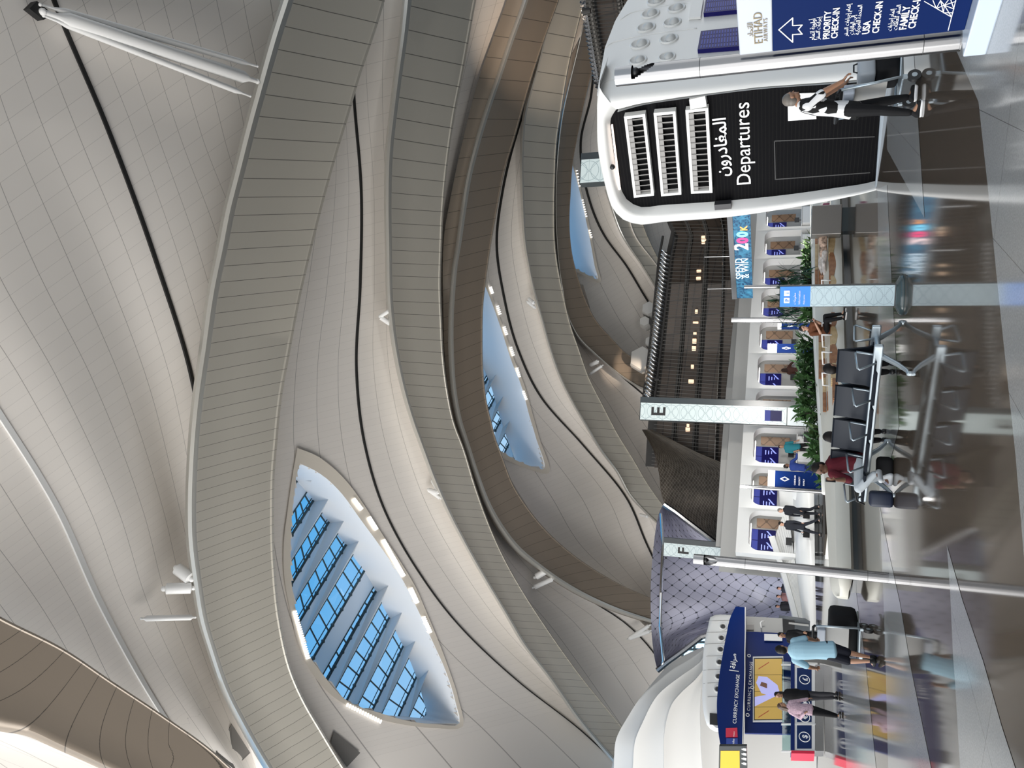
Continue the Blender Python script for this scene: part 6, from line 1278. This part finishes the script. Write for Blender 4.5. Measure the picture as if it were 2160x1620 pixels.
person('dark haired man in a suit striding left with a briefcase', 40.2,
       dict(head=(1648, 1105, 0), neck=(1655, 1107, 0), shL=(1660, 1101, -.1), shR=(1660, 1114, .1), elL=(1675, 1100, -.15), elR=(1676, 1117, .15), wrL=(1690, 1103, -.2), wrR=(1689, 1122, .15), hipL=(1690, 1108, -.05), hipR=(1690, 1113, .05), knL=(1708, 1103, -.05), knR=(1708, 1121, .1), anL=(1725, 1096, 0), anR=(1727, 1126, .1), toeL=(1730, 1101, -.05), toeR=(1731, 1132, .05)),
       K_suit2, K_suit2, (-.85, -.4), 1.9, 'fair', M_hair, sleeve='long', detail=0)
def carried(name, label, cat, x, y, Y, dims, m, bev=.02, rz=0, handle=True):
    P = AT(x, y, Y); t = thing(name, label, cat, tuple(P), rz); MB().box((0, 0, -dims[2]/2), dims, bev=bev).build('body', m, t, smooth=math.radians(40))
    if handle: MB().tube([(-dims[0]*.2, 0, 0), (-dims[0]*.18, 0, .06), (dims[0]*.18, 0, .06), (dims[0]*.2, 0, 0)], .01, n=6).build('handle', m, t, smooth=True)
    return t
carried('briefcase', 'black briefcase carried by the dark haired man in a suit', 'briefcase', 1694, 1124, 40.35, (.42, .1, .3), K_black)
carried('document_case', 'small black case carried by the balding man in a suit', 'case', 1694, 1089, 40.35, (.2, .08, .3), K_black)
person('woman in a long brown dress standing at a check-in desk', 40.5,
       dict(head=(1653, 781, 0), neck=(1659, 781, 0), shL=(1663, 775, -.05), shR=(1663, 787, .05), elL=(1668, 768, .1), elR=(1674, 790, 0), wrL=(1675, 762, .2), wrR=(1684, 789, -.1), hipL=(1684, 779, -.03), hipR=(1684, 785, .03), knL=(1703, 779, 0), knR=(1703, 785, 0), anL=(1721, 779, 0), anR=(1721, 785, 0), toeL=(1725, 777, .1), toeR=(1725, 783, .1)),
       cloth('brown_dress_top', (.055, .022, .016)), cloth('brown_dress', (.055, .022, .016)), (.3, .9), 1.75, 'tan', hood=True, hair=cloth('brown_scarf', (.03, .015, .012)), sleeve='long', leg='skirt', detail=0)
K_blue = cloth('pale_blue_tee', (.30, .48, .58)); K_navyc = cloth('dark_navy_shorts', (.008, .009, .016))
person('man in a pale blue t-shirt and dark shorts pushing a trolley towards the currency exchange', 15.2,
       dict(head=(1650, 1370, 0), neck=(1666, 1372, -.02), shL=(1677, 1392, 0), shR=(1675, 1353, .05), elL=(1706, 1407, .1), elR=(1703, 1346, .12), wrL=(1722, 1410, .32), wrR=(1721, 1352, .34), hipL=(1746, 1381, 0), hipR=(1746, 1363, .02), knL=(1790, 1395, .02), knR=(1790, 1377, .08), anL=(1834, 1395, -.05), anR=(1834, 1386, .1), toeL=(1843, 1403, .1), toeR=(1843, 1390, .3)),
       K_blue, K_navyc, (.1, 1), 1.68, 'tan', M_hair, leg='shorts', shoes=K_black, detail=2, belly=.01, grip={'L': (0, 1, -.1), 'R': (0, 1, -.1)})
person('woman in a pink blouse and black trousers standing before the currency counters', 23.9,
       dict(head=(1649, 1489, 0), neck=(1661, 1492, 0), shL=(1667, 1482, .05), shR=(1668, 1502, -.05), elL=(1687, 1478, .15), elR=(1688, 1514, -.05), wrL=(1704, 1474, .2), wrR=(1697, 1505, -.2), hipL=(1705, 1492, .05), hipR=(1705, 1501, -.05), knL=(1735, 1500, .05), knR=(1735, 1506, -.05), anL=(1766, 1509, .05), anR=(1766, 1511, -.05), toeL=(1772, 1503, .1), toeR=(1772, 1506, -.1)),
       cloth('pink_blouse', (.48, .34, .40), noise=.25, nscale=30), K_black, (.9, .1), 1.68, 'tan', M_hbrown, long_hair=True, sleeve='long', detail=1)
person('dark haired woman in a black top standing beside the woman in pink', 25.0,
       dict(head=(1642, 1466, 0), neck=(1653, 1467, 0), shL=(1660, 1458, .05), shR=(1660, 1477, -.05), elL=(1679, 1456, .1), elR=(1680, 1480, 0), wrL=(1695, 1460, .1), wrR=(1697, 1474, -.1), hipL=(1698, 1463, .04), hipR=(1698, 1472, -.04), knL=(1729, 1464, 0), knR=(1729, 1472, 0), anL=(1759, 1464, 0), anR=(1759, 1472, 0), toeL=(1765, 1460, .1), toeR=(1765, 1468, .1)),
       K_black, cloth('charcoal_trousers', (.03, .03, .035)), (-.3, -.9), 1.7, 'tan', M_hair, long_hair=True, sleeve='long', detail=1)
person('person in a black shirt at the counter beyond the man in pale blue', 25.6,
       dict(head=(1649, 1340, 0), neck=(1659, 1342, 0), shL=(1664, 1334, 0), shR=(1664, 1352, 0), elL=(1681, 1331, 0), elR=(1681, 1355, 0), wrL=(1694, 1334, -.15), wrR=(1694, 1352, -.15), hipL=(1698, 1338, 0), hipR=(1698, 1347, 0), knL=(1727, 1338, 0), knR=(1727, 1347, 0), anL=(1753, 1338, 0), anR=(1753, 1347, 0), toeL=(1759, 1336, -.15), toeR=(1759, 1345, -.15)),
       K_black, K_black, (-.3, -.9), 1.68, 'tan', M_hair, sleeve='long', detail=1)
for lab, x, y, c in (('traveller in black behind the parapet, beside the currency kiosk', 1640, 1279, K_black), ('traveller in brown behind the parapet, middle of three', 1642, 1258, cloth('dull_brown', (.12, .06, .05))), ('traveller in black behind the parapet nearest the steel post', 1643, 1241, K_suit)):
    person(lab, 47, dict(head=(x, y, 0), neck=(x+6, y, 0), shL=(x+9, y-7, 0), shR=(x+9, y+7, 0), elL=(x+20, y-9, 0), elR=(x+20, y+9, 0), wrL=(x+29, y-7, -.1), wrR=(x+29, y+7, -.1), hipL=(x+32, y-3, 0), hipR=(x+32, y+3, 0), knL=(x+50, y-3, 0), knR=(x+50, y+3, 0), anL=(x+66, y-3, 0), anR=(x+66, y+3, 0), toeL=(x+69, y-3, -.2), toeR=(x+69, y+3, -.2)), c, K_black, (-.4, -.9), 1.75, 'tan', sleeve='long', detail=0)
# phones, bags, trolleys
def phone(label, x, y, Y, rz=0):
    t = thing('phone', label, 'phone', tuple(AT(x, y, Y)), rz); MB().box((0, 0, 0), (.075, .01, .15), bev=.004).build('case', M_bk, t); MB().box((0, -.0055, 0), (.068, .002, .14)).build('glass', mat('phone_glass', (.02, .02, .025), .1), t)
phone('dark phone held by the man in the brown t-shirt', 1714, 676, 23.72, .6); phone('dark phone held up by the man in burgundy', 1752, 1013, 13.33, .8)
bagm = mat('midnight_bag', (.008, .014, .035), .5)
bg_ = thing('shoulder_bag', 'dark navy bag standing on the floor beside the pale trousers', 'bag', tuple(FL(1886, 1056))); P = loc_(bg_); kk = 1/PPM(P)
mb = MB(); mb.box((0, .1, 24*kk), (33*kk, .22, 47*kk), bev=.05); mb.build('body', bagm, bg_, smooth=math.radians(60)); MB().tube([(-.1, .1, .40), (-.06, .08, .52), (.12, .08, .56), (.2, .1, .42)], .012, n=6).build('strap', M_bk, bg_, smooth=True)
bg2 = thing('black_bag', 'black bag on the floor tucked under the end of the black seats', 'bag', tuple(FL(1888, 988)+np.array([0, .15, 0]))); MB().box((0, .1, .12), (.3, .22, .24), bev=.06).build('body', K_black, bg2, smooth=math.radians(60))
sb_ = AT(1712, 922, 40)*np.array([1, 1, 0]); suitcase(sb_, .42, .26, .5, mat('grey_case', (.10, .11, .12), .4), 'grey wheeled case pulled by the man in teal'); carried('travel_bag', 'black bag resting on the grey wheeled case', 'bag', 1676, 921, 40, (.5, .3, .32), K_black).location = (sb_[0], sb_[1], .885)
def trolley(P, rz, label, loads, sc=1.):
    t = thing('luggage_trolley', label, 'trolley', tuple(P), rz)
    for y in (-.3, .3):
        MB().tube([(-.45, y, 1.0), (-.38, y, .55), (-.32, y, .25), (.62, y*.8, .2)], .02, n=8).build('side_frame', M_alu, t, smooth=True)
        MB().tube([(-.45, y, 1.0), (-.52, y, 1.03)], .024, n=8).build('grip', M_bk, t)
    MB().tube([(-.52, -.3, 1.03), (-.52, .3, 1.03)], .024, n=8).build('handle_bar', M_bk, t)
    MB().box((.15, 0, .22), (.95, .5, .03), bev=.01).build('platform', M_alu, t)
    MB().box((-.36, 0, .62), (.02, .56, .42), bev=.005).build('back_panel', M_desk, t); MB().box((-.40, 0, .88), (.16, .5, .14), bev=.02).build('basket', M_pale, t)
    for x, y in ((-.3, -.27), (-.3, .27), (.55, 0)):
        w = MB().tube([(x, y-.025, .085), (x, y+.025, .085)], .085, n=18).build('wheel', M_bk, t, smooth=math.radians(40)); MB().tube([(x, y-.03, .085), (x, y+.03, .085)], .035, n=12).build('hub', M_alu, w)
        MB().box((x, y, .17), (.05, .04, .1)).build('fork', M_alu, t)
    return t
tp = FL(1936, 150); trolley(tp, .35, 'luggage trolley pushed by the man in the patterned shirt', 1)
def load(name, label, base, off, rz, dims, m, z):
    c, s_ = math.cos(rz), math.sin(rz); P = (base[0]+off[0]*c-off[1]*s_, base[1]+off[0]*s_+off[1]*c, z); t = thing(name, label, 'bag', P, rz); MB().box((0, 0, dims[2]/2), dims, bev=min(dims)*.2).build('body', m, t, smooth=math.radians(50)); MB().tube([(-.08, 0, dims[2]), (-.06, 0, dims[2]+.05), (.06, 0, dims[2]+.05), (.08, 0, dims[2])], .012, n=6).build('handle', M_bk, t, smooth=True)
load('travel_bag', 'black bag lying on the trolley of the man in the patterned shirt', tp, (.2, 0), .35, (.6, .42, .3), K_black, .236)
load('grey_box', 'pale grey case on top of the black bag on the near trolley', tp, (.15, 0), .35, (.55, .38, .22), mat('pale_case', (.42, .45, .48), .4), .537)
tq = FL(1848, 1386)+np.array([.06, .9, 0]); trolley(tq, 1.45, 'luggage trolley pushed by the man in the pale blue t-shirt', 1)
load('travel_bag', 'black bag lying on the trolley of the man in pale blue', tq, (.2, 0), 1.45, (.6, .82, .5), K_black, .236)
